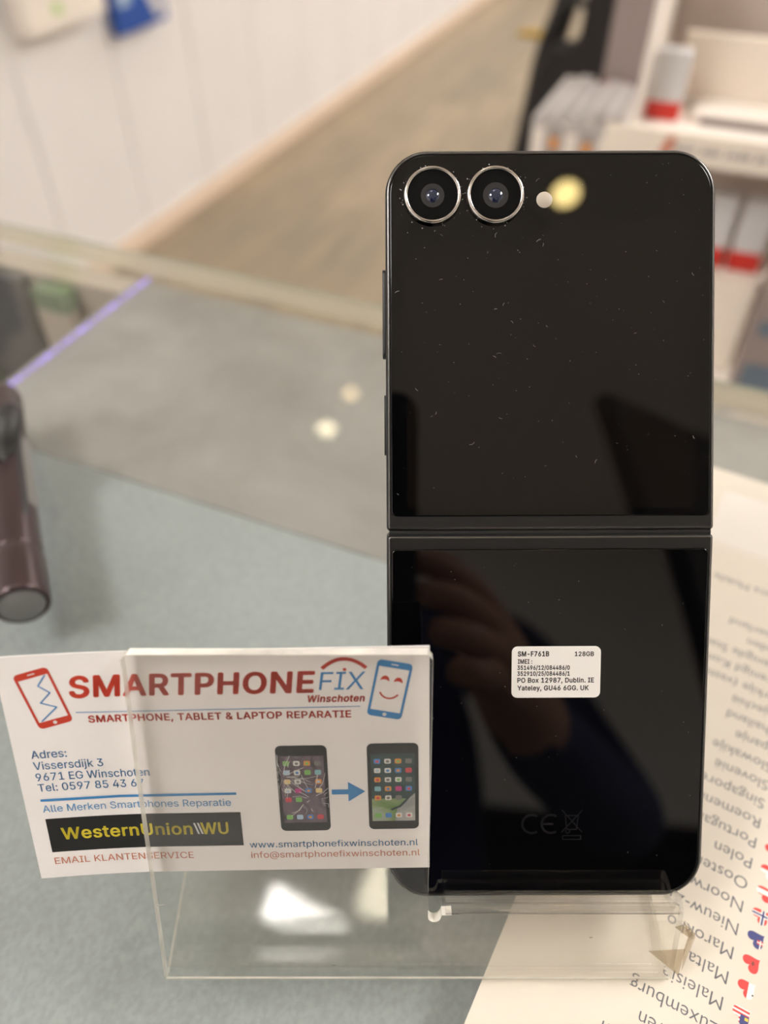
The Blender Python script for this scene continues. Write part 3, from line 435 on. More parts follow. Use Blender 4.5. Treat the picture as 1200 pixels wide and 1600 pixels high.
# ------------------------------------------------------------------ room shell (room frame, mm from the camera's foot on the glass)
XL, XR, YB, YF, CEIL = -1650, 2600, -1700, 7500, 1650
b = MB(ROOM(0, 0, FLOOR)); b.box((XL-100, YB-100, FLOOR-60), (XR+100, YF+100, FLOOR), M['floor']); b.build('floor', kind='structure')
b = MB(ROOM(0, 0, CEIL)); b.box((XL-100, YB-100, CEIL), (XR+100, YF+100, CEIL+60), M['ceiling']); b.build('ceiling', kind='structure')
b = MB(ROOM(XL, 0, FLOOR))
b.box((XL-100, YB, FLOOR), (XL-6, YF, CEIL), M['wall'])
y = YB - 60
while y < YF:                                                   # upright wall panels with shadow gaps
    b.box((XL-8, max(YB, y+4), FLOOR+2), (XL, min(YF, y+366), CEIL-2), M['wall']); y += 370
b.build('wall_left', kind='structure')
b = MB(ROOM(XL, 0, FLOOR)); b.box((XL+0.5, YB+2, FLOOR+1), (XL+12, YF-2, FLOOR+55), M['skirting']); b.build('baseboard_left', kind='structure')
b = MB(ROOM(XR, 0, FLOOR)); b.box((XR, YB, FLOOR), (XR+100, YF, CEIL), M['wall_plain']); b.build('wall_right', kind='structure')
b = MB(ROOM(0, YF, FLOOR)); b.box((XL-100, YF, FLOOR), (XR+100, YF+100, CEIL), M['wall_plain']); b.build('wall_front', kind='structure')
b = MB(ROOM(0, YB, FLOOR)); b.box((XL-100, YB-100, FLOOR), (XR+100, YB, CEIL), M['wall_dim']); b.build('wall_back', kind='structure')

# ------------------------------------------------------------------ ceiling lamps
def panel_lamp(x, y, sx, sy, label, group, glow='panel_light'):
    f = ROOM(x, y, CEIL)
    t = empty('ceiling_light', f); tag(t, label, 'ceiling light', group)
    d = MB(f); d.box((x-sx/2, y-sy/2, CEIL-10), (x+sx/2, y+sy/2, CEIL-8), M[glow]); d.build('diffuser', t)
    r = MB(f); e = 14
    for lo, hi in (((x-sx/2-e, y-sy/2-e), (x-sx/2, y+sy/2+e)), ((x+sx/2, y-sy/2-e), (x+sx/2+e, y+sy/2+e)),
                   ((x-sx/2, y-sy/2-e), (x+sx/2, y-sy/2)), ((x-sx/2, y+sy/2), (x+sx/2, y+sy/2+e))):
        r.box((*lo, CEIL-12), (*hi, CEIL-0.5), M['lamp_white'])
    r.box((x-sx/2, y-sy/2, CEIL-8), (x+sx/2, y+sy/2, CEIL-0.5), M['lamp_white'])
    r.build('frame', t)
    return t
panel_lamp(-385, 452, 190, 76, 'narrow bright panel light in the ceiling straight above the phone stand', 'ceiling panel lights')
panel_lamp(-235, 590, 120, 130, 'small dim warm panel light in the ceiling above the phone stand', 'ceiling panel lights', 'panel_dim')
panel_lamp(1450, 1200, 600, 1200, 'large added fill light in the ceiling, unseen, to the right of the display rack', 'ceiling panel lights')  # added fill, placed where the counter glass does not mirror it
panel_lamp(1450, 3800, 600, 1200, 'large added fill light in the ceiling, unseen, further down the right side of the room', 'ceiling panel lights')  # second added fill on the right, out of view
panel_lamp(-1000, -750, 610, 610, 'square added fill light in the ceiling behind the counter, left of the person', 'ceiling panel lights')  # added fill from behind, brightens the card
panel_lamp(-200, 5200, 1200, 600, 'wide added fill light in the ceiling, unseen, at the far end of the room', 'ceiling panel lights')  # added unseen fill for the far end

def downlight(x, y, r, label, glow='spot_light'):
    f = ROOM(x, y, CEIL)
    t = empty('downlight', f); tag(t, label, 'ceiling light', 'round downlights')
    d = MB(f); d.lathe([(0.01, -7), (r*0.6, -7.5), (r, -6)], M[glow], (x, y, CEIL), n=32); d.build('bulb', t)
    d = MB(f); d.lathe([(r, -5.5), (r+1, -12), (r+12, -12), (r+14, -8), (r+14, -0.5), (r, -0.5), (r, -5.5)], M['lamp_white'], (x, y, CEIL), n=32); d.build('housing', t)
downlight(-1103, 2035, 34, 'nearer of two round downlights near the left wall, mirrored large in the glass counter')
downlight(-1112, 2276, 26, 'further of two round downlights near the left wall, mirrored small in the glass counter', 'spot_amber')
downlight(588, -350, 30, 'round warm downlight behind the counter, mirrored beside the phone flash', 'spot_yellow')

# ------------------------------------------------------------------ the counter
CF = ROOM(0, 50, FLOOR)
counter = empty('shop_counter', CF); tag(counter, 'shop counter with a blue-grey and a taupe stone-look top under glass', 'counter')
b = MB(CF); b.box((-278, -230, FLOOR), (1050, 300, -26), M['cabinet']); b.box((-1150, -230, FLOOR), (-278, 172, -26), M['cabinet']); b.box((-1150, 172, FLOOR), (-278, 300, -150), M['cabinet'])
for x in range(-1150, 1051, 440): b.box((x-3, 300, FLOOR+80), (x+3, 304, -30), M['cabinet'])
b.build('cabinet_body', counter)
b = MB(CF); b.box((-1200, -250, -26), (1100, 174.6, -12), M['board_grey']); tag(b.build('worktop_board', counter), 'smooth blue-grey board')
b = MB(CF); b.box((-1200, 300, -150), (-286, 316, -12), M['case_beige']); b.box((-1150, 172, -150), (-286, 300, -142), M['case_beige']); tag(b.build('case_lining', counter), 'beige lining of the open case under the glass')
b = MB(CF); b.box((-286, 175.2, -26), (1100, 316, -12), M['board_taupe']); tag(b.build('worktop_board', counter), 'mottled taupe stone-look board')
GF = ROOM(0, 50, -12)
b = MB(GF); b.box((-1198, -248, -9.5), (1098, 324, 0), M['glass'])
glass = b.build('glass_top'); tag(glass, 'clear glass sheet lying on the counter, overhanging its far edge', 'glass top')
b = MB(GF); b.box((-1198, 324, -11.8), (1098, 324.8, -0.8), M['glass_edge']); b.box((-1198, 324, -0.8), (1098, 324.8, 0), M['glass_arris']); b.build('glass_edge', glass)
for x in (-1150, -700, 700, 1040):
    for yy in (-220, 285):
        b = MB(GF); b.lathe([(0.01, -12), (8, -12), (8, -9.6), (0.01, -9.6)], M['acrylic_edge'], (x, yy, 0), n=16); b.build('clear_bumper', glass)
for x0, x1, y0, y1, z1, m, lab in ((-450, -353, 290, 299, -14, 'case_dark', 'dark packet standing in the glass-topped case, far left of the counter'),
                                   (-450, -388, 272, 284, -76, 'case_green', 'green packet in the glass-topped case, in front of the dark packet')):
    f = ROOM((x0+x1)/2, (y0+y1)/2, -142); t = empty('case_packet', f); tag(t, lab, 'packet', 'packets in the glass-topped case')
    b = MB(f); b.box((x0, y0, -142), (x1, y1, z1), M[m]); b.build('carton', t)
    b = MB(f); b.box((x0+4, y0-0.4, -130), (x0+30, y0, -100), M['pack_mauve']); b.build('printed_patch', t)
f = ROOM(-330, 294, -142); t = empty('case_packet', f); tag(t, 'beige packet with a green top band in the glass-topped case, beside the violet light strip', 'packet', 'packets in the glass-topped case')
b = MB(f); b.box((-341, 288, -142), (-318, 299, -27), M['case_beige']); b.build('carton', t)
b = MB(f); b.box((-341, 288, -27), (-318, 299, -15), M['case_green']); b.build('green_band', t)
# LED strip lying between board and glass
LF = ROOM(-281, 250, -12)
led = empty('led_strip', LF); tag(led, 'violet LED strip running under the glass at the left', 'light strip')
b = MB(LF); b.box((-282.6, 178, -12), (-279.4, 323, -11.7), M['led_strip']); b.build('strip_tape', led)
yy = 181.0; led_k = 0
while yy < 321:
    b = MB(LF); b.box((-281.9, yy, -11.7), (-280.1, yy+1.6, -10.8), LEDS[(0, 1, 3, 2, 1, 0, 2, 3, 1, 2)[led_k % 10]]); b.build('diode', led); yy += 5.2; led_k += 1

# ------------------------------------------------------------------ the flip phone (counter-stand frame L)
fwd = Vector((0, math.cos(PITCH), -math.sin(PITCH))); cup = Vector((0, math.sin(PITCH), math.cos(PITCH))); tcam = -fwd
CAMP = Vector((0, 0, CAMH))
HINGE = CAMP + 168.6*fwd - 4.5*cup + Vector((36.55, 0, 0))
def panel_matrix(deg):
    a = R(deg)
    up = math.cos(a)*cup + math.sin(a)*tcam; n = math.cos(a)*tcam - math.sin(a)*cup; x = Vector((1, 0, 0))
    m = Matrix((x, up, n)).transposed()
    m = m @ Matrix.Rotation(R(0.27), 3, 'Z')
    return Matrix.Translation(HINGE) @ m.to_4x4()
MU, ML_ = panel_matrix(1.5), panel_matrix(5.5)
PF = LOC(*(ML_ @ Vector((0, -84.5, -3.5))))
phone = empty('flip_phone', PF)
tag(phone, 'black flip phone standing open with its back and two cameras towards us', 'phone')
W = 71.9
def half(mtx, s, name):
    """s=+1 upper half, -1 lower half; hinge end has small corners"""
    y0, y1 = 0.45, (83.1 if s > 0 else 84.5)
    h = y1 - y0; cy = s*(y0+y1)/2
    def out(i):
        big, small = max(9.2-i, 0.3), max(0.9-i, 0.25)
        r = (big, big, small, small) if s > 0 else (small, small, big, big)
        return rrect(W-2*i, h-2*i, r, 12, 0, cy)
    b = MB(PF, mtx)
    slab(b, out, [(0.6, -6.9), (0.12, -6.5), (0, -5.8), (0, -1.1), (0.12, -0.45), (0.42, -0.12)], M['phone_frame'], caps=(True, False))
    slab(b, out, [(0.42, -0.12), (0.50, -0.05), (0.68, 0.0), (0.80, 0.0)], M['phone_rim'], caps=(False, False))
    # flat frame bar beside the hinge and the seat of the glass
    gy0, gy1 = 3.6, y1-0.95
    def gout(i, e=0.0):
        w2, h2 = W-2*0.95-2*i, gy1-gy0-2*i
        big, small = max(8.3-i, 0.3), max(1.3-i, 0.2)
        r = (big, big, small, small) if s > 0 else (small, small, big, big)
        return rrect(w2, h2, r, 12, 0, s*(gy0+gy1)/2)
    # ring between rim and the recess: same number of points
    rs = [[(x, yv, 0.0) for x, yv in out(0.80)], [(x, yv, 0.0) for x, yv in gout(-0.02)], [(x, yv, -0.35) for x, yv in gout(-0.02)]]
    b.rings(rs, M['phone_frame'], False, False, smooth=False)
    b.rings([[(x, yv, -0.35) for x, yv in gout(-0.02)], [(x, yv, -0.4) for x, yv in gout(1.0)]], M['phone_dark'], False, True, smooth=False)
    o = b.build(name, phone)
    g = MB(PF, mtx)
    slab(g, gout, [(0.10, -0.38), (0.10, -0.12), (0.16, -0.03), (0.30, 0.0)], M['phone_glass'], caps=(False, True))
    return o, g.build('back_glass', phone)
upper, uglass = half(MU, 1, 'upper_frame')
lower, lglass = half(ML_, -1, 'lower_frame')
b = MB(PF); c = (MU @ Vector((0, 0, -3.4)))
b.tube([(MU @ Vector((-35.4, 0, -2.4))), (MU @ Vector((35.4, 0, -2.4)))], 1.9, M['phone_dark'], 20); b.build('hinge_spine', phone)
# cover screen outline under the upper glass
b = MB(PF, MU)
pts = [(-31.4, 61.6)] + [(-31.4+0.7*(1-math.cos(a)), 61.6+0.7*math.sin(a)) for a in (0.5, 1.0, 1.57)]
def arc(cx, cy, r, a0, a1, n=10): return [(cx+r*math.cos(R(a0+(a1-a0)*k/n)), cy+r*math.sin(R(a0+(a1-a0)*k/n))) for k in range(n+1)]
out = arc(-25.4, 56.4, 6, 180, 90) + arc(-6.2, 65.4, 3.0, -90, -50, 6) + arc(4.4, 63.3, 4.5, 125, 90, 6) + arc(25.9, 62.3, 5.5, 90, 0) + arc(30.4, 6.4, 1.0, 0, -90, 4) + arc(-30.4, 6.4, 1.0, -90, -180, 4)
poly(b, out[::-1] if False else out, M['phone_screen'], 0.006)
b.build('cover_screen', phone)
# cameras
def camera_lens(u, v, kind):
    b = MB(PF, MU)
    b.lathe([(6.15, 0.0), (6.2, 0.9), (6.05, 1.25), (5.72, 1.4), (5.45, 1.3), (5.38, 0.9)], M['ring'], (u, v, 0), n=56)
    ring = b.build('camera_ring', phone)
    b = MB(PF, MU)
    b.lathe([(5.4, 0.95), (0.01, 0.95)], M['lens_black'], (u, v, 0), n=48, cap1=False)
    b.build('camera_cover', ring)
    b = MB(PF, MU)
    r = 2.75 if kind else 2.55
    b.lathe([(r, 0.97), (r*0.86, 1.0), (r*0.8, 0.985), (r*0.6, 1.03), (r*0.55, 1.0)], M['lens_barrel'], (u, v-0.15, 0), n=40)
    b.lathe([(r*0.56, 1.0), (r*0.45, 1.22), (r*0.28, 1.38), (0.01, 1.44)], M['lens_glass'], (u, v-0.25, 0), n=32)
    b.build('camera_lens', ring)
camera_lens(-25.72, 73.14, 0)
camera_lens(-12.10, 73.14, 1)
b = MB(PF, MU); b.lathe([(1.75, 0.0), (1.7, 0.05), (0.01, 0.06)], M['flash'], (-1.40, 72.3, 0), n=32); b.build('flash', phone)
# side buttons
def button(v0, v1, name, p):
    b = MB(PF, MU)
    f = lambda i: rrect(3.0-2*i, (v1-v0)-2*i, 1.3-i, 6, 0, 0)
    rs = [[(-35.9 - d, (v0+v1)/2 + yv, -3.4 + xx) for xx, yv in f(i)] for i, d in ((0, -0.1), (0, p-0.15), (0.15, p))]
    b.rings(rs, M['phone_frame'], False, True); b.build(name, phone)
button(38.6, 58.2, 'volume_button', 0.75)
button(17.2, 30.6, 'power_button', 0.45)
# sticker
b = MB(PF, ML_)
f = lambda i: rrect(19.85-2*i, 11.75-2*i, 1.3, 6, 1.74, -31.40)
slab(b, f, [(0, 0.005), (0, 0.06), (0.03, 0.07)], M['sticker'], caps=(False, True))
sticker = b.build('imei_sticker', phone); tag(sticker, 'white printed serial sticker on the lower half')
b = MB(PF, ML_)
for s, x0, x1, base, cap, bo in (('SM-F761B', -6.87, 3.98-7.0+6.9-0.0, -27.75, 1.08, 0.034), ('128GB', 5.83, 10.11, -27.75, 0.98, 0.026), ('IMEI :', -6.84, -3.6, -29.45, 0.98, 0.030),
                                ('351496/12/084486/0', -6.94, 4.78, -30.85, 0.94, 0.032), ('352910/25/084486/1', -6.94, 4.80, -32.2, 0.94, 0.032),
                                ('PO Box 12987, Dublin. IE', -6.91, 10.25, -33.78, 1.06, 0.028), ('Yateley, GU46 6GG. UK', -6.88, 9.1, -35.55, 1.06, 0.028)):
    if s == 'SM-F761B': x1 = -6.87 + 7.0
    write(b, s, x0, x1, base, cap, M['ink'], 0.085, bo)
b.build('printed_lettering', sticker)
# faint marks low on the glass: CE and the crossed-out bin
b = MB(PF, ML_)
for cx in (-3.2, 1.2):
    stroke(b, arc(cx-0.0, -66.9, 2.15, 60, 300, 18), 0.55, M['etch'], 0.006)
stroke(b, [(-0.9, -66.9), (1.6, -66.9)], 0.5, M['etch'], 0.006)
stroke(b, [(4.4, -64.9), (7.4, -64.9), (7.0, -68.2), (4.8, -68.2)], 0.25, M['etch'], 0.006, True)
stroke(b, [(3.6, -63.6), (8.3, -68.9)], 0.25, M['etch'], 0.006); stroke(b, [(8.3, -63.6), (3.6, -68.9)], 0.25, M['etch'], 0.006)
stroke(b, arc(5.0, -68.6, 0.5, 0, 360, 10), 0.2, M['etch'], 0.006)
stroke(b, [(3.9, -69.7), (8.0, -69.7), (8.0, -70.6), (3.9, -70.6)], 0.2, M['etch'], 0.006, True)
b.build('etched_marks', phone)
# dust and lint on the glass
b = MB(PF, MU); rnd = random.Random(3)
for k in range(150):
    u = rnd.uniform(-34, 34); v = rnd.uniform(6, 81) if k > 40 else rnd.gauss(56, 16)
    if not 5 < v < 81: continue
    if (u+25.7)**2+(v-73.1)**2 < 45 or (u+12.1)**2+(v-73.1)**2 < 45: continue
    s = rnd.uniform(0.05, 0.11)
    if rnd.random() < 0.26:
        a0 = rnd.uniform(0, 360); rr = rnd.uniform(0.4, 1.0)
        stroke(b, arc(u, v, rr, a0, a0+rnd.uniform(30, 90), 5), s*0.62, M['dust'], 0.012)
    else:
        a = rnd.uniform(0, 3); poly(b, [(u+s*math.cos(a+q), v+s*0.7*math.sin(a+q)) for q in (0, 1.3, 2.6, 3.9, 5.2)], M['dust'], 0.012)
for (cx, cy) in ((-25.72, 73.14), (-12.1, 73.14)):
    for k in range(26):
        a = rnd.uniform(0, 6.28); r = rnd.uniform(6.3, 7.2); s = rnd.uniform(0.05, 0.14)
        u, v = cx+r*math.cos(a), cy+r*math.sin(a); poly(b, [(u+s*math.cos(q), v+s*math.sin(q)) for q in (0, 1.3, 2.6, 3.9, 5.2)], M['dust'], 0.012)
tag(b.build('dust', phone), 'tiny pale specks and lint', kind='stuff')
b = MB(PF, ML_)
for k in range(40):
    u = rnd.uniform(-34, 34); v = rnd.uniform(-78, -6); s = rnd.uniform(0.04, 0.09)
    if abs(u-1.74) < 10.4 and abs(v+31.4) < 6.5: continue
    poly(b, [(u+s*math.cos(q), v+s*math.sin(q)) for q in (0, 1.3, 2.6, 3.9, 5.2)], M['dust'], 0.012)
tag(b.build('dust', phone), 'a few tiny specks', kind='stuff')

# ------------------------------------------------------------------ acrylic stand: one bent sheet (front plate with slot, base, lip, seat, back rest)
CA = R(24.8)                                                    # front plate leans back
FOLD = Vector((0, 49.5, 1.4)); PU = Vector((0, math.sin(CA), math.cos(CA))); PN = Vector((0, -math.cos(CA), math.sin(CA)))   # up the plate, towards us
SF = LOC(5, 75, 0)
stand = empty('acrylic_phone_stand', SF); tag(stand, 'clear acrylic phone stand with a tall card plate and a low lip', 'phone stand')
TH = 2.5
def sheet(name, prof, x0, x1, parent=stand, ends=2, left='acrylic_edge'):
    """bent sheet: prof = centre line points (y,z) from one end to the other, width x0..x1 (numbers or per-point)"""
    n = len(prof); nr = []
    for i in range(n):
        a = Vector(prof[max(i-1, 0)]); c = Vector(prof[min(i+1, n-1)]); t = (c-a).normalized(); nr.append(Vector((-t.y, t.x)))
    X0 = x0 if isinstance(x0, list) else [x0]*n; X1 = x1 if isinstance(x1, list) else [x1]*n
    A = [Vector(p)+q*TH/2 for p, q in zip(prof, nr)]; B = [Vector(p)-q*TH/2 for p, q in zip(prof, nr)]
    b = MB(SF)
    v = []
    for i in range(n): v += [(X0[i], A[i].x, A[i].y), (X1[i], A[i].x, A[i].y), (X1[i], B[i].x, B[i].y), (X0[i], B[i].x, B[i].y)]
    b.add(v, [(4*i, 4*i+1, 4*i+5, 4*i+4) for i in range(n-1)] + [(4*i+3, 4*i+7, 4*i+6, 4*i+2) for i in range(n-1)], M['acrylic'], True)
    b.add(v, [(4*i, 4*i+4, 4*i+7, 4*i+3) for i in range(n-1)], M[left])
    b.add(v, [(4*i+1, 4*i+2, 4*i+6, 4*i+5) for i in range(n-1)] + ([(0, 3, 2, 1)] if ends in (1, 3) else []) + ([(4*n-4, 4*n-3, 4*n-2, 4*n-1)] if ends in (2, 3) else []), M['acrylic_edge'])
    return b.build(name, parent)
def bend(c, r, a0, a1, n=8): return [(c[0]+r*math.cos(R(a0+(a1-a0)*k/n)), c[1]+r*math.sin(R(a0+(a1-a0)*k/n))) for k in range(n+1)]
# base: flat on the glass, from the fold to the rear, with the rounded fold in front
fold_r = 3.2; zc = 1.35 + fold_r
arc_f = bend((FOLD.y+3.6, zc), fold_r, 270, 180-0 + (24.8-0), 10)     # from flat underside round up to the plate's lean
base_prof = [(112.0, 1.35), (90, 1.35), (70, 1.35)] + arc_f
sheet('base_plate', base_prof, -50.4, 66.2, stand, 1)
e = Vector((0, *arc_f[-1]))                                        # where front plate and lip start
def up(s): return (e.y + PU.y*s, e.z + PU.z*s)
PLEN = 84.8
LIPL = 19.0
def on_plate(x, s, w=1.3): return Vector((x, e.y, e.z)) + PU*s + PN*w
# flat front: tall card plate on the left, rounded slot, low lip on the right
slot = [(11.15+1.45*math.cos(R(q)), 18.4+1.45*math.sin(R(q))) for q in range(360, 179, -20)]
flat = [(-50.4, 0), (66.2, 0), (66.2, LIPL), (15.0, LIPL)] + [(13.6, LIPL-0.1), (12.8, LIPL-0.1)] + slot[1:] + [(9.7, 19.6), (9.6, 60), (9.4, PLEN-1.2), (8.4, PLEN), (-49.4, PLEN), (-50.6, PLEN-1.0), (-50.7, 60)]
b = MB(SF); n = len(flat)
fr_ = [on_plate(x, q, TH/2) for x, q in flat]; bk_ = [on_plate(x, q, -TH/2) for x, q in flat]
b.add(fr_, [tuple(range(n))], M['acrylic']); b.add(bk_, [tuple(range(n))[::-1]], M['acrylic'])
b.add(fr_ + bk_, [(k, n+k, n+(k+1) % n, (k+1) % n) for k in range(n) if k not in (0, 2)], M['acrylic_edge'])
b.build('card_plate', stand)
# lip hook: over the top, down behind, and the seat under the phone with the back rest behind it
LT = Vector(up(LIPL)); rad = 1.45
cc = LT + Vector((math.cos(CA), -math.sin(CA)))*rad
b0 = bend(cc, rad, 180-24.8, 25, 9)
h0 = Vector(b0[-1])
PB = ML_ @ Vector((0, -84.5, 0)); PB = Vector((PB.y, PB.z))       # the phone's lower front edge
seat_dir = Vector((math.cos(R(39.5)), -math.sin(R(39.5)))); bk = Vector((math.sin(R(39.5)), math.cos(R(39.5)))); un = Vector((-bk.x, -bk.y))
s0 = PB + un*(TH/2+0.3) - seat_dir*0.9
s1 = PB + un*(TH/2+0.3) + seat_dir*5.2
k0 = PB + Vector((-math.cos(R(39.5)), math.sin(R(39.5))))*(TH/2+0.25)
nb = bend(s1 + bk*3.4, 3.4, 230.5, 320.5, 6)
sb = Vector(nb[-1])
sheet('lip_and_seat', [tuple(LT)] + b0 + [tuple(h0.lerp(k0 + bk*1.5, 0.6)), tuple(k0 + bk*0.9), tuple(k0*0.45+s0*0.55), tuple(s0)] + nb + [tuple(sb+bk*14), tuple(sb+bk*30)], 13.6, 66.2, stand, 2, 'acrylic')
SEAT_Z = s1
b = MB(SF); b.box((-50.4, FOLD.y-0.05, 0.9), (66.2, FOLD.y+0.35, 1.5), M['acrylic_edge']); b.build('fold_glint', stand)  # added pale strip: the bright line of light along the fold, as colour
# chips and scratches
b = MB(SF)
q = on_plate(-50.2, 22); b.add([q, q+Vector((2.1, 0, 0.2)), q+Vector((2.4, 0, -0.3)), q+Vector((0.2, 0, -0.7))], [(0, 1, 2, 3)], M['white'])
b.build('chip_mark', stand); b = MB(SF)
q = on_plate(-12, 4); b.add([q, q+Vector((0.9, 0, 0.25)), q+Vector((1.0, 0, -0.2)), q+Vector((0.1, 0, -0.25))], [(0, 1, 2, 3)], M['ink_grey'])
b.build('chip_mark', stand); b = MB(SF)
q = on_plate(46, 12.5); b.add([q, q+Vector((0.8, 0, 0.05)), q+Vector((0.7, 0, -0.35)), q+Vector((0.05, 0, -0.35))], [(0, 1, 2, 3)], M['ink'])
b.build('chip_mark', stand)
# sticky tape wrapped round the lip's right end
b = MB(SF)
def lp(x, s, w=1.35): p = on_plate(x, s, w); return p
b.add([lp(58.6, 17.5), lp(66.9, 17.5), lp(68.4, 11), lp(66.8, 1.5), lp(60.5, 8.2)], [(4, 3, 2, 1, 0)], M['tape_clear'])
b.add([lp(59.6, 8.6, 1.5), lp(67.9, 9.2, 1.5), lp(67.3, 1.0, 1.5)], [(0, 2, 1)], M['tape'])
b.add([lp(66.4, 17.2, 1.5), lp(69.6, 13.4, 1.2), lp(70.2, 11.2, 0.4), lp(67.9, 2.2, 1.4), lp(67.6, 9.4, 1.5), lp(68.0, 13.0, 1.5)], [(0, 5, 4, 3, 2, 1)], M['tape'])
b.add([lp(64.5, 15.9, 1.6), lp(66.2, 16.6, 1.6), lp(69.4, 13.1, 1.6), lp(68.2, 12.6, 1.6)], [(0, 3, 2, 1)], M['tape'])
tag(b.build('sticky_tape', stand), 'yellowed sticky tape wrapped round the lip')

# ------------------------------------------------------------------ business card behind the plate
KD = Vector((51.6, 19.0)).normalized()                           # (down, depth) along the card, camera axes
def card_pt(x, yv, z):
    """card mm (x right, y down from the top edge) -> counter-stand frame; z = off the printed face"""
    a = R(1.15); dx, dy = x-42.5, yv-27.5
    X = 42.5 + dx*math.cos(a) + dy*math.sin(a); Y = 27.5 - dx*math.sin(a) + dy*math.cos(a)
    bendz = 0.0
    if X < 26: bendz = 1.5*((26-X)/26)**1.6
    yc = 27.4 + KD.x*(Y+0.25); d = 150.9 + KD.y*(Y+0.25)
    n = Vector((0, 0, 0))
    P = CAMP + Vector((X-75.9, 0, 0)) - cup*yc + fwd*d
    nrm = (tcam*KD.x - cup*(-KD.y)*-1)                            # towards us, square to the card
    nrm = (tcam*KD.x - cup*KD.y).normalized()
    return P + nrm*(z + bendz)
KF = LOC(*card_pt(42.5, 55, 0))
card = empty('business_card', KF); tag(card, 'white business card with red and blue print, tucked behind the clear plate', 'business card')
cf = lambda p: card_pt(p[0], -p[1], p[2])
b = MB(KF)
nx = 44; xs = [0.0 + 85.4*k/nx for k in range(nx+1)]
y0c, y1c = 0.6, -55.1
for z, mm, fl in ((0.0, M['card'], 0), (-0.32, M['card_back'], 1)):
    v = []; f = []
    for x in xs: v += [(x, y0c, z), (x, y1c, z)]
    for k in range(nx):
        q = (2*k, 2*k+1, 2*k+3, 2*k+2); f.append(q if not fl else q[::-1])
    b.add(v, f, mm, True, cf)
v = []; f = []
loop = [(x, y0c) for x in xs] + [(x, y1c) for x in xs[::-1]]
for (x, yv) in loop: v += [(x, yv, 0.0), (x, yv, -0.32)]
n = len(loop)
for k in range(n): f.append((2*k, 2*((k+1) % n), 2*((k+1) % n)+1, 2*k+1))
b.add(v, f, M['white'], False, cf)
b.build('card_sheet', card)
def rot(pts, cx, cy, deg):
    c, s = math.cos(R(deg)), math.sin(R(deg)); return [(cx + x*c - yv*s, cy + x*s + yv*c) for x, yv in pts]
Z = 0.06
b = MB(KF)                                                        # red print
write(b, 'SMARTPHONE', 13.3, 62.7, -9.4, 4.7, M['red'], Z, 0.028, 0.12, cf)
write(b, 'Winschoten', 60.9, 72.4, -11.75, 1.55, M['red'], Z, 0.03, 0.2, cf)
write(b, 'SMARTPHONE, TABLET & LAPTOP REPARATIE', 16.1, 69.5, -15.5, 1.6, M['red'], Z, 0.022, 0, cf)
stroke(b, [(64.2+8.5*t, -(3.9 - 8.0*t*(1-t))) for t in [k/14 for k in range(15)]], 0.8, M['red'], Z, False, cf)
poly(b, rot([(-0.32, -0.32), (0.32, -0.32), (0.32, 0.32), (-0.32, 0.32)], 68.55, -4.3, 0), M['red'], Z+0.02, cf)
b.build('red_lettering', card)
b = MB(KF)                                                        # blue print
write(b, 'FIX', 63.2, 72.7, -8.95, 4.1, M['blue'], Z, -0.002, 0.15, cf)
stroke(b, [(13.9, -12.95), (71.4, -12.95)], 0.16, M['blue'], Z, False, cf)
stroke(b, [(3.5, -34.15), (20, -34.15), (44.3, -34.15)], 0.62, M['blue'], Z, False, cf)
for s, x0, x1, by in (('Adres:', 3.4, 10.5, 23.5), ('Vissersdijk 3', 3.4, 17.5, 26.3), ('9671 EG Winschoten', 3.4, 26.7, 29.15), ('Tel: 0597 85 43 67', 3.4, 25.2, 31.85)):
    write(b, s, x0, x1, -by, 1.9, M['blue_txt'], Z, 0.004, 0, cf)
write(b, 'Alle Merken Smartphones Reparatie', 3.4, 43.1, -37.3, 1.8, M['blue_txt'], Z, 0.0, 0, cf)
write(b, 'www.smartphonefixwinschoten.nl', 46.2, 82.9, -48.75, 1.7, M['blue_txt'], Z, 0.002, 0, cf)
poly(b, [(64.7, -33.5), (68.2, -33.5), (68.2, -31.6), (71.8, -34.1), (68.2, -36.7), (68.2, -34.8), (64.7, -34.8)], M['blue'], Z, cf)
b.build('blue_lettering', card)
b = MB(KF)                                                        # orange print
write(b, 'EMAIL KLANTENSERVICE', 3.6, 33.7, -51.35, 1.75, M['orange'], Z, -0.001, 0, cf)
write(b, 'info@smartphonefixwinschoten.nl', 46.3, 83.3, -51.6, 1.7, M['orange'], Z, 0.0, 0, cf)
b.build('orange_lettering', card)
b = MB(KF)                                                        # black banner
for k in range(24):
    xa, xb = 3.5+41.4*k/24, 3.5+41.4*(k+1)/24
    poly(b, [(xa, -48.05), (xb, -48.05), (xb, -39.05), (xa, -39.05)], M['black'], Z, cf)
ban = b.build('black_banner', card)
b = MB(KF)
write(b, 'WesternUnion', 6.2, 34.2, -44.7, 3.0, M['yellow'], Z+0.05, 0.020, 0, cf)
write(b, 'WU', 36.0, 42.0, -44.7, 3.0, M['yellow'], Z+0.05, 0.022, 0, cf)
for x in (34.5, 35.3): poly(b, [(x, -41.7), (x+0.4, -41.7), (x+1.2, -44.7), (x+0.8, -44.7)], M['white'], Z+0.05, cf)
b.build('yellow_lettering', ban)
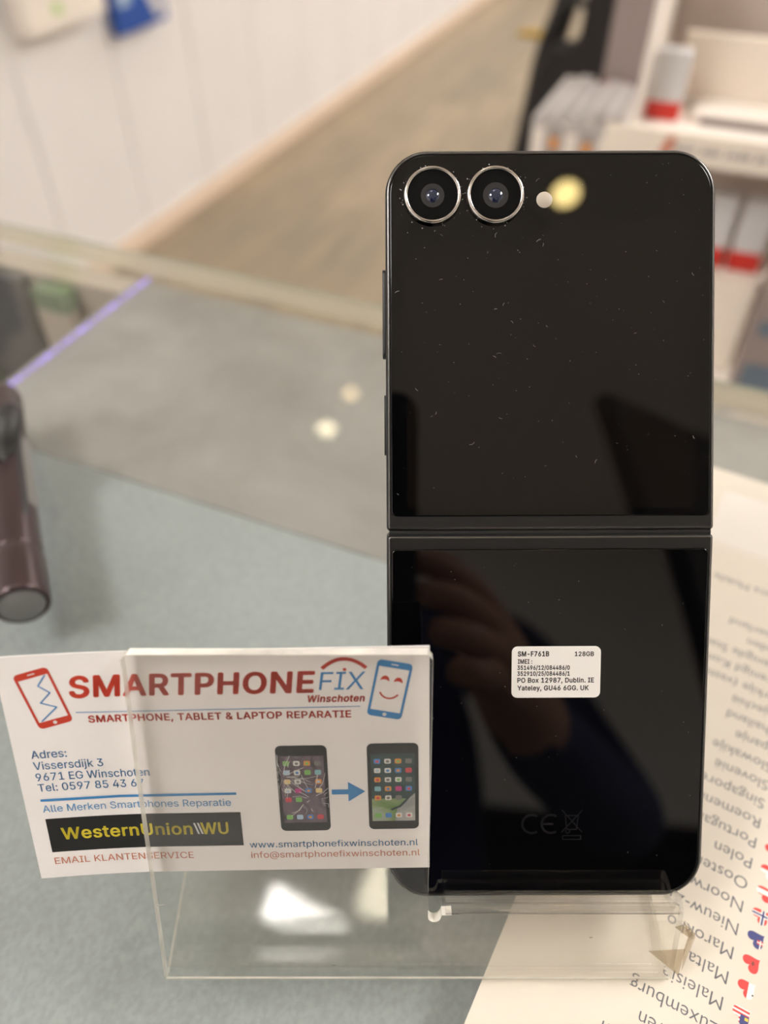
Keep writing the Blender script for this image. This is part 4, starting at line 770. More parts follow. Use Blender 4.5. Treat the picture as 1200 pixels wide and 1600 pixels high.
# the two little phone emblems
def emblem(cx, cy, w_, h_, deg, m, name):
    b = MB(KF); o = rrect(w_, h_, 0.95, 8); wi, hi = w_-1.0, h_-3.0; i = rrect(wi, hi, 0.12, 8, 0, 0.0)
    O = rot(o, cx, cy, deg); I = rot(i, cx, cy+0.15*0, deg); n = len(O)
    b.add([(x, yv, Z) for x, yv in O] + [(x, yv, Z) for x, yv in I], [(k, (k+1) % n, n+(k+1) % n, n+k) for k in range(n)], m, False, cf)
    poly(b, rot(arc(0, -(h_/2-0.75), 0.42, 0, 360, 16)[:-1], cx, cy, deg), M['white'], Z+0.02, cf)
    poly(b, rot(rrect(1.5, 0.26, 0.13, 4, 0, h_/2-0.75), cx, cy, deg), M['white'], Z+0.02, cf)
    return b
b = emblem(8.1, -9.3, 7.1, 13.2, 14.0, M['red'], 'x')
stroke(b, rot([(2.4, 4.9), (0.2, 3.0), (1.8, 0.9), (-0.9, -0.8), (1.7, -2.6), (-2.4, -4.9)], 8.1, -9.3, 14.0), 0.26, M['blue'], Z+0.02, False, cf)
b.build('broken_phone_emblem', card)
b = emblem(77.4, -9.2, 7.1, 13.2, -11.5, M['blue'], 'x')
for sx in (-1.35, 1.35): poly(b, rot([(sx+0.9*math.cos(R(a)), 1.9+1.25*math.sin(R(a))) for a in range(0, 181, 15)] + [(sx-0.5, 2.15), (sx, 2.25), (sx+0.5, 2.15)], 77.4, -9.2, -11.5), M['red'], Z+0.02, cf)
stroke(b, rot([(2.2*math.sin(R(a)), 0.6-2.6*math.cos(R(a))) for a in range(-55, 56, 10)], 77.4, -9.2, -11.5), 0.34, M['red'], Z+0.02, False, cf)
b.build('smiling_phone_emblem', card)
# pictures of a cracked and a mended phone
ICN = {'w': (0.74, 0.72, 0.68), 'g': (0.22, 0.5, 0.12), 'b': (0.08, 0.25, 0.6), 'r': (0.65, 0.07, 0.09), 'o': (0.75, 0.3, 0.05), 'y': (0.8, 0.6, 0.25),
       'p': (0.55, 0.06, 0.25), 't': (0.25, 0.5, 0.55), 'k': (0.2, 0.19, 0.18), 's': (0.45, 0.6, 0.75)}
for k, c in ICN.items(): M['icon_'+k] = pbr('icon_'+k, c, 0.5)
M['case'] = pbr('print_phone_black', (0.016, 0.015, 0.015), 0.4)
def wallpaper(name, stops):
    m, nt, N, L, bs = _nt(name)
    tc = N.new('ShaderNodeTexCoord'); nz = N.new('ShaderNodeTexNoise'); nz.inputs['Scale'].default_value = 160; nz.inputs['Detail'].default_value = 5; nz.inputs['Distortion'].default_value = 1.2
    L.new(tc.outputs['Object'], nz.inputs['Vector'])
    rp = N.new('ShaderNodeValToRGB'); cr = rp.color_ramp
    cr.elements[0].position, cr.elements[0].color = stops[0][0], (*stops[0][1], 1)
    cr.elements[1].position, cr.elements[1].color = stops[-1][0], (*stops[-1][1], 1)
    for p, c in stops[1:-1]:
        e_ = cr.elements.new(p); e_.color = (*c, 1)
    L.new(nz.outputs['Fac'], rp.inputs['Fac']); L.new(rp.outputs['Color'], bs.inputs['Base Color'])
    return m
M['wp_crack'] = wallpaper('print_cracked_screen', [(0.3, (0.03, 0.03, 0.03)), (0.5, (0.17, 0.12, 0.15)), (0.62, (0.10, 0.08, 0.10)), (0.75, (0.42, 0.34, 0.36))])
M['wp_top'] = wallpaper('print_teal_screen', [(0.3, (0.015, 0.03, 0.035)), (0.7, (0.04, 0.085, 0.08))])
M['wp_green'] = wallpaper('print_green_screen', [(0.3, (0.10, 0.22, 0.04)), (0.55, (0.28, 0.36, 0.18)), (0.7, (0.36, 0.42, 0.33))])
M['wp_sand'] = wallpaper('print_sand_screen', [(0.3, (0.22, 0.26, 0.26)), (0.7, (0.52, 0.48, 0.44))])
def picture(x0, x1, yt, yb, cracked, name):
    w_, h_ = x1-x0, yb-yt; cx, cy = (x0+x1)/2, -(yt+yb)/2
    b = MB(KF); poly(b, rrect(w_, h_, 1.2, 8, cx, cy), M['case'], Z, cf)
    p = b.build(name, card)
    b = MB(KF)
    sw, st, sb_ = w_-1.5, -(yt+2.6), -(yb-2.2)
    if cracked:
        poly(b, [(cx-sw/2, sb_), (cx+sw/2, sb_), (cx+sw/2, st), (cx-sw/2, st)], M['wp_crack'], Z+0.02, cf)
    else:
        ym = st + (sb_-st)*0.66
        poly(b, [(cx-sw/2, ym), (cx+sw/2, ym), (cx+sw/2, st), (cx-sw/2, st)], M['wp_top'], Z+0.02, cf)
        poly(b, [(cx-sw/2, sb_), (cx+sw/2, sb_), (cx+sw/2, ym), (cx-sw/2, ym)], M['wp_green'], Z+0.02, cf)
        poly(b, [(cx+0.2, sb_), (cx+sw/2, sb_), (cx+sw/2, st+(sb_-st)*0.58), (cx+2.0, ym-1.2), (cx+0.8, ym-2.6)], M['wp_sand'], Z+0.03, cf)
        stroke(b, [(cx-0.4, ym-2.9), (cx+1.4, ym-2.0), (cx+2.6, ym-0.6), (cx+4.0, ym+1.6)], 0.5, M['wp_top'], Z+0.035, False, cf)
    b.build('screen_picture', p)
    b = MB(KF)
    rows = ['gwok', 'swgt', 'yw.o', 'wpby', 'rg..', 'gsbr'] if cracked else ['bwok', 'wwbr', 'owwk', 'topb', 'owk.', 'gbww']
    gx = sw/4.45; gy = (st-sb_)/7.05
    for r_, row in enumerate(rows):
        for c_, ch in enumerate(row):
            if ch == '.': continue
            ix = cx + (c_-1.5)*gx*1.06; iy = st - gy*(0.75 + r_*0.95) if r_ < 5 else sb_ + gy*0.62
            poly(b, rrect(1.36, 1.24, 0.3, 3, ix, iy), M['icon_'+ch], Z+0.045, cf)
            if ch in 'wob': poly(b, rrect(0.7, 0.62, 0.25, 3, ix, iy-0.05), M['icon_'+('rkgsbo'[(r_*3+c_) % 6])], Z+0.05, cf)
    b.build('app_icons', p)
    if cracked:
        b = MB(KF); rn = random.Random(5)
        for k in range(54):
            ox, oy = (cx-4.2, -(yt+8)) if k % 3 else (cx+1.6, -(yt+13.5))
            a = rn.uniform(0, 6.28); l0 = rn.uniform(0.3, 3); l1 = l0+rn.uniform(0.8, 5)
            pa = [(ox+l*math.cos(a+0.08*math.sin(l*2)), oy+l*math.sin(a+0.08*math.sin(l*2))) for l in (l0, (l0+l1)/2, l1)]
            pa = [(min(max(px, cx-w_/2+0.2), cx+w_/2-0.2), min(max(py, cy-h_/2+0.6), cy+h_/2-0.3)) for px, py in pa]
            stroke(b, pa, rn.uniform(0.04, 0.11), M['icon_w'], Z+0.055, False, cf)
        b.build('crack_lines', p)
picture(53.4, 64.1, 22.2, 44.3, True, 'cracked_phone_picture')
picture(72.4, 83.1, 22.0, 44.2, False, 'mended_phone_picture')

# ------------------------------------------------------------------ country leaflet under the stand
ER = Vector((math.cos(R(-29)), math.sin(R(-29)))); EU = Vector((-ER.y, ER.x))
def leaf_pt(r, u, z): p = ER*r + EU*u; return Vector((p.x, p.y, z))
r0_, r1_, u0_, u1_ = -4.0, 101.0, 8.0, 264.0
lc = leaf_pt((r0_+r1_)/2, (u0_+u1_)/2, 0)
BF = LOC(lc.x, lc.y, 0)
leaf = empty('country_leaflet', BF); tag(leaf, 'cream leaflet listing countries beside heart-shaped flags, upside down', 'leaflet')
b = MB(BF)
q = [leaf_pt(r0_, u0_, 0), leaf_pt(r1_, u0_, 0), leaf_pt(r1_, u1_, 0), leaf_pt(r0_, u1_, 0)]
b.add([p+Vector((0, 0, 0.05)) for p in q] + [p+Vector((0, 0, 0.28)) for p in q], [(0, 3, 2, 1), (4, 5, 6, 7), (0, 1, 5, 4), (1, 2, 6, 5), (2, 3, 7, 6), (3, 0, 4, 7)], M['paper'])
b.build('paper_sheet', leaf)
lf = lambda p: leaf_pt(46.0-p[0], -p[1], 0.30+p[2])              # x along the text, y up the page
b = MB(BF)
names = ['Letland', 'Liechtenstein', 'Litouwen', 'Luxemburg', 'Maleisi\u00eb', 'Malta', 'Marokko', 'Nieuw-Zeeland', 'Noorwegen', 'Oostenrijk', 'Polen', 'Portugal', 'Roemeni\u00eb', 'Singapore', 'Sloveni\u00eb',
         'Slowakije', 'Spanje', 'Thailand', 'Tsjechi\u00eb', 'Turkije (vaste lijn)', 'Verenigd Koninkrijk', 'Verenigde Staten', 'Zweden', 'Zwitserland']
def natural(s, h):
    v, f = _raw(s); return (max(p[0] for p in v)-min(p[0] for p in v))*h/CAP
CAPH = 3.05
row_u = {}
for k, s in enumerate(names):
    u = 70.6 + (k-3)*5.93; row_u[s] = u
    wd = natural(s, CAPH)*0.98
    write(b, s, 0.0, min(wd, 49.0), -(u+1.5), CAPH, M['ink_grey'], 0.0, -0.006, 0, lf, True)
write(b, 'Lyca Mobile', 9.0, 9.0+natural('Lyca Mobile', 3.0), -(208.0), 3.0, M['ink_grey'], 0.0, -0.004, 0, lf, True)
b.build('printed_lettering', leaf)
b = MB(BF)
poly(b, [(6, -252.5), (35.5, -252.5), (35.5, -223.5), (6, -223.5)], M['paper_white'], 0.0, lf)
stroke(b, [(-30, -221.5), (40, -221.5)], 0.5, M['paper_white'], 0.0, False, lf)
b.build('white_panel', leaf)
# heart flags
FL = {'red': (0.72, 0.05, 0.045), 'wht': (0.90, 0.86, 0.78), 'blu': (0.05, 0.055, 0.20), 'gre': (0.05, 0.30, 0.10), 'yel': (0.8, 0.55, 0.05), 'blk': (0.05, 0.04, 0.03)}
for k, c in FL.items(): M['flag_'+k] = pbr('flag_'+k, c, 0.5)
def heart(n=40):
    o = []
    for k in range(n):
        t = 2*math.pi*k/n; o.append((0.0625*2*16*math.sin(t)**3/2, 0.0625*(13*math.cos(t)-5*math.cos(2*t)-2*math.cos(3*t)-math.cos(4*t)) + 0.12))
    return o
def clip(poly_, a, bb, c):                                       # keep a*x+b*y<=c
    out = []
    for i in range(len(poly_)):
        p, q_ = poly_[i], poly_[(i+1) % len(poly_)]
        dp, dq = a*p[0]+bb*p[1]-c, a*q_[0]+bb*q_[1]-c
        if dp <= 0: out.append(p)
        if dp*dq < 0:
            t = dp/(dp-dq); out.append((p[0]+t*(q_[0]-p[0]), p[1]+t*(q_[1]-p[1])))
    return out
def flag(b, cx, cy, sc, areas):
    H = rot(heart(), 0, 0, -45)
    c0 = (0, 0)
    for zi, (m, x0, x1, y0, y1) in enumerate(areas):
        for k in range(len(H)):
            tri = [c0, H[k], H[(k+1) % len(H)]]
            for cl in ((-1, 0, -x0), (1, 0, x1), (0, -1, -y0), (0, 1, y1)):
                tri = clip(tri, *cl)
                if len(tri) < 3: break
            if len(tri) >= 3: poly(b, [(cx+sc*x, cy+sc*yv) for x, yv in tri], M['flag_'+m], 0.004*zi, lf)
A1 = 2.0
FLAGS = {'Litouwen': [('yel', -A1, A1, 0.3, A1), ('gre', -A1, A1, -0.3, 0.3), ('red', -A1, A1, -A1, -0.3)],
 'Luxemburg': [('red', -A1, A1, 0.3, A1), ('wht', -A1, A1, -0.3, 0.3), ('blu', -A1, A1, -A1, -0.3)],
 'Maleisi\u00eb': [('wht', -A1, A1, -A1, A1)] + [('red', -A1, A1, -0.9+0.42*k, -0.68+0.42*k) for k in range(5)] + [('blu', -A1, 0.25, 0.05, A1), ('yel', -0.55, -0.2, 0.2, 0.5)],
 'Malta': [('wht', -A1, 0.02, -A1, A1), ('red', 0.02, A1, -A1, A1), ('blk', -0.62, -0.45, 0.42, 0.6)],
 'Marokko': [('red', -A1, A1, -A1, A1), ('blk', -0.22, 0.22, 0.08, 0.16), ('blk', -0.05, 0.05, -0.15, 0.32), ('blk', -0.15, 0.15, -0.12, -0.05)],
 'Nieuw-Zeeland': [('blu', -A1, A1, -A1, A1), ('red', -A1, -0.0, 0.1, 0.55), ('wht', -A1, 0.0, 0.28, 0.4), ('wht', -0.42, -0.3, 0.05, A1)],
 'Noorwegen': [('red', -A1, A1, -A1, A1), ('wht', -A1, A1, -0.24, 0.24), ('wht', -0.34, 0.14, -A1, A1), ('blu', -A1, A1, -0.11, 0.11), ('blu', -0.21, 0.01, -A1, A1)],
 'Oostenrijk': [('red', -A1, A1, 0.28, A1), ('wht', -A1, A1, -0.28, 0.28), ('red', -A1, A1, -A1, -0.28)],
 'Polen': [('wht', -A1, A1, 0.0, A1), ('red', -A1, A1, -A1, 0.0)],
 'Portugal': [('gre', -A1, -0.2, -A1, A1), ('red', -0.2, A1, -A1, A1), ('yel', -0.35, -0.05, -0.15, 0.15)],
 'Roemeni\u00eb': [('blu', -A1, -0.3, -A1, A1), ('yel', -0.3, 0.3, -A1, A1), ('red', 0.3, A1, -A1, A1)],
 'Singapore': [('red', -A1, A1, 0.0, A1), ('wht', -A1, A1, -A1, 0.0)],
 'Sloveni\u00eb': [('wht', -A1, A1, 0.3, A1), ('blu', -A1, A1, -0.3, 0.3), ('red', -A1, A1, -A1, -0.3)]}
b = MB(BF)
for s, ar in FLAGS.items(): flag(b, -4.6, -row_u[s]-0.2, 2.15, ar)
b.build('heart_flags', leaf)

# ------------------------------------------------------------------ torch at the left edge
ax = Vector((-0.385, 0.923, 0.0)).normalized()
T0 = Vector((-115.6, 152.2, 9.0)); TR = 8.8
TF = LOC(-138, 205, 0)
torch = empty('torch', TF); tag(torch, 'plum-black metal torch with a grey end pad, lying on the glass at the left', 'torch')
side = Vector((ax.y, -ax.x, 0))
b = MB(TF); b.lathe([(0.01, 22), (8.3, 22), (8.4, 24), (8.5, 60), (8.3, 118), (7.5, 121), (0.01, 121)], M['plum'], T0, ax, 40); b.build('barrel', torch)
b = MB(TF); b.lathe([(7.0, 0.6), (7.9, 0.0), (8.7, 0.9), (8.9, 3), (8.9, 18), (8.6, 21.5), (8.2, 22.3)], M['plum'], T0, ax, 40); b.build('tail_cap', torch)
b = MB(TF); b.lathe([(7.2, 0.9), (7.0, 0.2), (6.4, 0.0), (0.01, -0.3)], M['grey_rubber'], T0, ax, 40); b.build('end_pad', torch)
b = MB(TF)                                                        # ribbed silver grip along the right flank
def onb(s, a, r): return T0 + ax*s + r*(side*math.cos(a) + Vector((0, 0, 1))*math.sin(a))
for k in range(13):
    s0_ = 44 + k*3.0
    v = [onb(s0_, a, 8.55+0.0) for a in (0.05, 0.35, 0.65)] + [onb(s0_+1.6, a, 9.5) for a in (0.05, 0.35, 0.65)] + [onb(s0_+2.8, a, 8.55) for a in (0.05, 0.35, 0.65)]
    b.add(v, [(0, 1, 4, 3), (1, 2, 5, 4), (3, 4, 7, 6), (4, 5, 8, 7)], M['silver'])
b.build('ribbed_grip', torch)
b = MB(TF)
b.rings([[onb(s_, a, r_) for a in (0.68, 0.75, 0.86, 0.93)] for s_, r_ in ((36, 8.4), (39, 9.0), (84, 9.0), (86, 8.4))], M['black_rubber'], True, True, False, False)
b.build('grip_border', torch)
b = MB(TF)                                                        # bent rubber lever on top, far end
lv = [onb(66, 1.9, 7.5), Vector((-143.5, 218.5, 16.0)), Vector((-141.0, 221.5, 20.5)), Vector((-140.2, 226.5, 24.0)), Vector((-141.2, 231.5, 25.4)), Vector((-142.6, 235.5, 25.0))]
b.tube(lv, [4.0, 4.3, 4.5, 4.6, 4.4, 2.6], M['black_rubber'], 18); b.build('lever', torch)

# ------------------------------------------------------------------ goods hung on the left wall
WF = ROOM(XL, 2050, -330)
t = empty('hanging_packet', WF); tag(t, 'bright blue packet hanging on the white wall, top left', 'packet', 'packets hung on the wall')
b = MB(WF); b.box((XL+14, 1940, -366), (XL+40, 2165, -120), M['pack_blue']); b.build('box', t)
b = MB(WF); b.box((XL+14, 1990, -120), (XL+16, 2110, -60), M['pack_blue']); b.build('hang_tab', t)
b = MB(WF)
b.add([(XL+40.5, 2052, -240), (XL+40.5, 2120, -355), (XL+40.5, 2158, -340), (XL+40.5, 2120, -230)], [(0, 1, 2, 3)], M['pack_white'])
b.add([(XL+40.5, 1960, -300), (XL+40.5, 2010, -300), (XL+40.5, 2010, -270), (XL+40.5, 1960, -270)], [(0, 1, 2, 3)], M['icon_s'])
b.build('printed_picture', t)
b = MB(WF); b.tube([(XL, 2050, -75), (XL+60, 2050, -72), (XL+62, 2050, -68)], 2.5, M['silver'], 10); b.build('hook', t)
WF = ROOM(XL, 1730, -275)
t = empty('hanging_packet', WF); tag(t, 'white packet with a small green mark on the wall, top left corner', 'packet', 'packets hung on the wall')
b = MB(WF); b.box((XL+14, 1592, -288), (XL+70, 1870, -130), M['disp_white']); b.build('box', t)
b = MB(WF); b.box((XL+70, 1680, -262), (XL+70.6, 1712, -236), M['green']); b.build('green_mark', t)
b = MB(WF); b.box((XL+14, 1690, -130), (XL+16, 1790, -70), M['disp_white']); b.build('hang_tab', t)
b = MB(WF); b.tube([(XL, 1740, -85), (XL+60, 1740, -82), (XL+62, 1740, -78)], 2.5, M['silver'], 10); b.build('hook', t)
# goods higher on the wall that show only as dim reflections in the glass
for (y0, y1, z0, z1, m, lab) in ((1130, 1300, 560, 900, 'pack_slate', 'dark slate packet high on the left wall, mirrored dimly in the glass'),
                                 (960, 1100, 330, 560, 'green', 'green packet high on the left wall, mirrored in the glass at the left edge'),
                                 (1480, 1560, 760, 860, 'green', 'small green packet high on the left wall, mirrored near the glass edge')):
    WF = ROOM(XL, (y0+y1)/2, z0)
    t = empty('hanging_packet', WF); tag(t, lab, 'packet', 'packets hung on the wall')
    b = MB(WF); b.box((XL+14, y0, z0), (XL+50, y1, z1), M[m]); b.build('box', t)
    b = MB(WF); b.box((XL+14, (y0+y1)/2-30, z1), (XL+16, (y0+y1)/2+30, z1+50), M[m]); b.build('hang_tab', t)
    b = MB(WF); b.tube([(XL, (y0+y1)/2, z1+35), (XL+60, (y0+y1)/2, z1+38)], 2.5, M['silver'], 10); b.build('hook', t)

# ------------------------------------------------------------------ white unit, display rack and goods beyond the counter (right)
UF = ROOM(150, 760, FLOOR)
unit = empty('display_cabinet', UF); tag(unit, 'low white cabinet beyond the counter carrying the packet display', 'cabinet')
b = MB(UF); b.box((-165, 600, FLOOR+60), (520, 960, -190), M['cabinet']); b.box((-150, 620, FLOOR), (505, 940, FLOOR+60), M['disp_taupe']); b.build('cabinet_body', unit)
b = MB(UF); b.box((-172, 594, -190), (527, 966, -176), M['disp_white']); b.build('cabinet_top', unit)
b = MB(UF)
for x in (-160, 70, 300): b.box((x, 597, FLOOR+70), (x+215, 600, -196), M['disp_white'])
b.build('cabinet_door', unit)

DF = ROOM(20, 680, -176)
rack = empty('packet_display', DF); tag(rack, 'white tiered display rack with a printed front ledge, upper right', 'display rack')
b = MB(DF)
b.box((-68, 622, -176), (-64, 740, 150), M['disp_white'])                   # left cheek
b.box((-64, 736, -176), (160, 740, 150), M['disp_taupe'])                   # back
b.build('rack_shell', rack)
b = MB(DF); b.box((-64, 622, 1), (160, 736, 5), M['disp_white']); b.box((-84, 618, -14), (160, 622, 7), M['disp_cream']); upper_tray = b.build('upper_tray', rack)
b = MB(DF)                                                                # ledge lettering, mirrored out of reach of reading
fx = lambda p: (p[0], 617.8, p[1])
rn = random.Random(2)
x = -34.0
while x < 60:
    wd = rn.uniform(1.2, 3.0); hh = rn.uniform(3.0, 5.5)
    b.add([(x, -3.5-hh/2, 0), (x+wd, -3.5-hh/2, 0), (x+wd+1, -3.5+hh/2, 0), (x+1, -3.5+hh/2, 0)], [(0, 1, 2, 3)], M['pack_grey'], False, fx)
    x += wd + rn.choice((1.0, 1.4, 1.0, 4.5))
b.add([(-44, -9, 0), (-36, -9, 0), (-33, 4, 0), (-39, 4, 0)], [(0, 1, 2, 3)], M['orange'], False, fx)
b.build('ledge_print', upper_tray)
b = MB(DF); b.box((-60, 640, -104), (160, 736, -100), M['disp_white']); b.box((-60, 618, -186+12), (54, 640, -98), M['disp_cream']); b.build('lower_tray', rack)
b = MB(DF); b.box((-60, 700, -60), (160, 704, -10), M['disp_taupe']); b.build('inner_back', rack)
b = MB(DF); b.box((-48, 690, 10), (150, 700, 53), M['disp_cream']); b.box((-28, 650, 5), (150, 690, 11), M['disp_white'])
b.box((-22, 646, 5.2), (60, 650, 10), M['pack_mauve']); tag(b.build('header_card', rack), 'cream upright card in the upper tray')

def packet(x, y, z, wd, dp, h, label, grp):
    f = ROOM(x, y, z); t = empty('sim_packet', f); tag(t, label, 'packet', grp)
    b = MB(f)
    def ring(zz, i): return [(x+px, y+py, zz) for px, py in rrect(wd-2*i, dp-2*i, 2.0, 3)]
    b.rings([ring(z+h*0.28, 0), ring(z+h*0.97, 0), ring(z+h, 1.0)], M['pack_white'], False, True, smooth=False); b.build('packet_sleeve', t)
    b = MB(f); b.rings([ring(z, 0.6), ring(z+1.2, -0.3), ring(z+h*0.25, -0.3), ring(z+h*0.28, 0.2)], M['pack_red'], True, True, smooth=False); b.build('packet_base', t)
    return t
packet(-50, 652, 5, 24, 14, 46, 'white packet with a red base standing in the upper tray by its left cheek', 'red-based white packets')
packet(12, 655, -100, 24, 14, 58, 'white packet with a red base in the lower tray, against the phone edge', 'red-based white packets')
packet(40, 655, -100, 24, 14, 58, 'white packet with a red base in the lower tray, right of its twin', 'red-based white packets')
# row of grey boxes beside the rack
for k in range(5):
    x0 = -158 + k*14.2
    f = ROOM(x0+7, 760, -176); t = empty('accessory_box', f)
    tag(t, ['outermost left grey-white box in the upright row beside the rack', 'second box from the left in the upright grey row beside the rack', 'middle box in the upright grey row beside the rack',
            'fourth box from the left in the upright grey row beside the rack', 'grey box of the upright row standing nearest the white rack'][k], 'box', 'upright grey boxes by the rack')
    h = (-22, -20, -24, -21, -23)[k]
    b = MB(f); b.box((x0, 700, -176), (x0+13.4, 824, h), M['carton_grey'])
    b.build('carton', t)
    b = MB(f); b.box((x0+5.5, 702, h), (x0+12.8, 822, h+0.4), M['pack_grey']); b.box((x0+2, 699.6, -110), (x0+11.5, 700, h-8), M['pack_grey' if k % 2 else 'disp_white']); b.build('printed_band', t)
    if k in (1, 3):
        b = MB(f); b.box((x0+3, 699.2, h-26), (x0+10, 699.6, h-16), M['icon_o']); b.build('orange_mark', t)
f = ROOM(-90, 850, -176); t = empty('mauve_box', f); tag(t, 'plain mauve box standing behind the row of grey boxes', 'box')
b = MB(f); b.box((-126, 832, -176), (-66, 870, 115), M['pack_mauve']); b.build('carton', t)
b = MB(f); b.box((-124, 831.6, -30), (-80, 832, -25), M['icon_r']); b.build('red_band', t)
# picture box at the far right
f = ROOM(130, 605, -176); t = empty('picture_box', f); tag(t, 'box with grey and blue printed pictures, right edge behind the counter', 'box')
b = MB(f); b.box((58, 598, -176), (230, 616, 40), M['pack_mauve']); b.build('carton', t)
b = MB(f)
for (x0, x1, z0, z1, m) in ((64, 110, -172, -150, 'pack_slate'), (66, 120, -148, -126, 'pack_mauve'), (64, 130, -124, -112, 'pack_slate'), (72, 130, -108, -84, 'pack_grey'), (64, 130, -82, -64, 'pack_mauve'), (66, 90, -60, -30, 'pack_white')):
    b.box((x0, 597.4, z0), (x1, 598, z1), M[m])
b.build('printed_picture', t)

# ------------------------------------------------------------------ black kick scooter with a bag, standing beyond the counter
XF = ROOM(-255, 1150, FLOOR)
sco = empty('kick_scooter', XF); tag(sco, 'black kick scooter standing upright behind the phone, bag at its handlebar', 'scooter')
b = MB(XF); b.tube([(-330, 1150, FLOOR+130), (-285, 1150, -420), (-266, 1150, -220), (-252, 1150, -95), (-226, 1150, 10), (-196, 1150, 120)], [22, 20, 17, 17, 15, 14], M['black_cloth'], 20); b.build('steering_stem', sco)
b = MB(XF); b.tube([(-205-260, 1120, 110), (-205, 1150, 118), (-205+260, 1180, 110)], 14, M['black_rubber'], 16); b.build('handlebar', sco)
b = MB(XF); b.rings([[(-330+px, 1150+py, FLOOR+z_) for px, py in rrect(110, 560, 40, 6, 0, 290)] for z_ in (75, 105)], M['black_cloth'], smooth=False); b.build('deck', sco)
for yy in (1150, 1700):
    b = MB(XF); pr = [(88+16*math.cos(a), 20*math.sin(a)) for a in [2*math.pi*k/14 for k in range(15)]]
    b.lathe(pr, M['black_rubber'], (-330, yy, FLOOR+104), (1, 0, 0), 36); b.lathe([(0.01, -14), (74, -14), (74, 14), (0.01, 14)], M['silver'], (-330, yy, FLOOR+104), (1, 0, 0), 24); b.build('wheel', sco)
b = MB(XF); b.tube([(-262, 1146, -66), (-275, 1144, -66), (-292, 1140, -66)], [6, 5, 4], M['brass'], 14); tag(b.build('brake_lever', sco), 'short brass lever')
b = MB(XF)                                                        # cable loop making the ring-shaped gap
b.tube([(-240, 1142, -76), (-246, 1140, -40), (-226, 1138, -20), (-204, 1140, -28), (-200, 1142, -60)], 6.5, M['black_rubber'], 12); b.build('brake_cable', sco)
BG = ROOM(-195, 1150, -260)
bag = empty('handlebar_bag', BG); tag(bag, 'black soft bag hanging from the scooter handlebar', 'bag')
b = MB(BG)
ol = [(-250, -205), (-236, -215), (-205, -190), (-170, -150), (-150, -110), (-140, -60), (-128, 20), (-120, 84), (-190, 88), (-196, 20), (-200, -46), (-214, -64), (-236, -66), (-250, -90), (-256, -150)]
cx = sum(p[0] for p in ol)/len(ol); cz = sum(p[1] for p in ol)/len(ol)
rg = []
for yv, s in ((1080, 0.90), (1088, 0.97), (1104, 1.0), (1126, 1.0), (1130, 0.97)):
    rg.append([(cx+(x-cx)*s, yv, cz+(z-cz)*s) for x, z in ol])
b.rings(rg, M['black_cloth'], True, True); b.build('bag_body', bag)
b = MB(BG); b.tube([(-185, 1105, 84), (-183, 1120, 120), (-170, 1150, 136), (-150, 1165, 124), (-140, 1130, 84)], 5, M['black_cloth'], 10); b.build('bag_strap', bag)
for (x, z) in ((-138, -40), (-148, -92)):
    b = MB(BG); b.lathe([(0.01, -2), (5, -2), (6, 0), (5, 2), (0.01, 2)], M['silver'], (x, 1078, z), (0, 1, 0), 14); b.build('bag_buckle', bag)

# ------------------------------------------------------------------ behind the counter: what the phone's glass mirrors
# the phone that takes the picture
HF = LOC(-20, 0, 100)
cp = empty('smartphone', HF); tag(cp, 'black smartphone held up by the person behind the counter', 'phone')
MC = Matrix.Translation(CAMP) @ Matrix((Vector((1, 0, 0)), cup, fwd)).transposed().to_4x4()
b = MB(HF, MC)
f = lambda i: rrect(71.5-2*i, 147-2*i, 10-i, 10, -20.5, -29.0)
slab(b, f, [(0.8, -13.0), (0, -12.2), (0, -6.2), (0.8, -5.4)], M['phone_frame']); b.build('case_body', cp)
b = MB(HF, MC); f = lambda i: rrect(38-2*i, 40-2*i, 8-i, 8, -7.0, 20.0)
slab(b, f, [(0, -5.4), (0, -4.2), (0.6, -3.6)], M['phone_frame'], caps=(False, True)); bump = b.build('camera_bump', cp)
for (u, v) in ((0, 0), (0, 19.5), (-17, 10)):
    b = MB(HF, MC); b.lathe([(7.2, -3.6), (7.2, -2.4), (6.4, -2.0), (6.0, -2.4), (0.01, -2.5)], M['lens_black'], (u, v+ (2 if v else 0), 0), (0, 0, 1), 30); b.build('camera_lens', bump)
# the person
GF2 = LOC(-20, -620, FLOOR)
person = empty('person', GF2); tag(person, 'person in a navy jumper behind the counter, holding a phone up with both hands', 'person')
def skin_mesh(name, verts, edges, radii, mats, pick, parent, root=0, sub=2):
    me = bpy.data.meshes.new(name); fb = GF2.base
    me.from_pydata([((Vector(v)-fb)*0.001)[:] for v in verts], edges, [])
    o = bpy.data.objects.new(name, me); C.objects.link(o)
    mod = o.modifiers.new('skin', 'SKIN'); mod.use_smooth_shade = True
    for i, r in enumerate(radii):
        s = me.skin_vertices[0].data[i]; r = r if isinstance(r, tuple) else (r, r); s.radius = (r[0]/1000, r[1]/1000); s.use_root = (i == root)
    sd = o.modifiers.new('sub', 'SUBSURF'); sd.levels = sub; sd.render_levels = sub
    dg = bpy.context.evaluated_depsgraph_get(); dg.update()
    m2 = bpy.data.meshes.new_from_object(o.evaluated_get(dg)); m2.name = name
    bpy.data.objects.remove(o); bpy.data.meshes.remove(me)
    for m in mats: m2.materials.append(m)
    for p in m2.polygons:
        p.use_smooth = True; c = p.center*1000+fb; p.material_index = pick(c)
    ob = bpy.data.objects.new(name, m2); C.objects.link(ob); ob.parent = parent
    return ob
px, py = -20, -620
V = []; E_ = []; RD = []
def joint(p, r, prev=None):
    V.append(p); RD.append(r); k = len(V)-1
    if prev is not None: E_.append((prev, k))
    return k
pel = joint((px, py, -40), (150, 105))
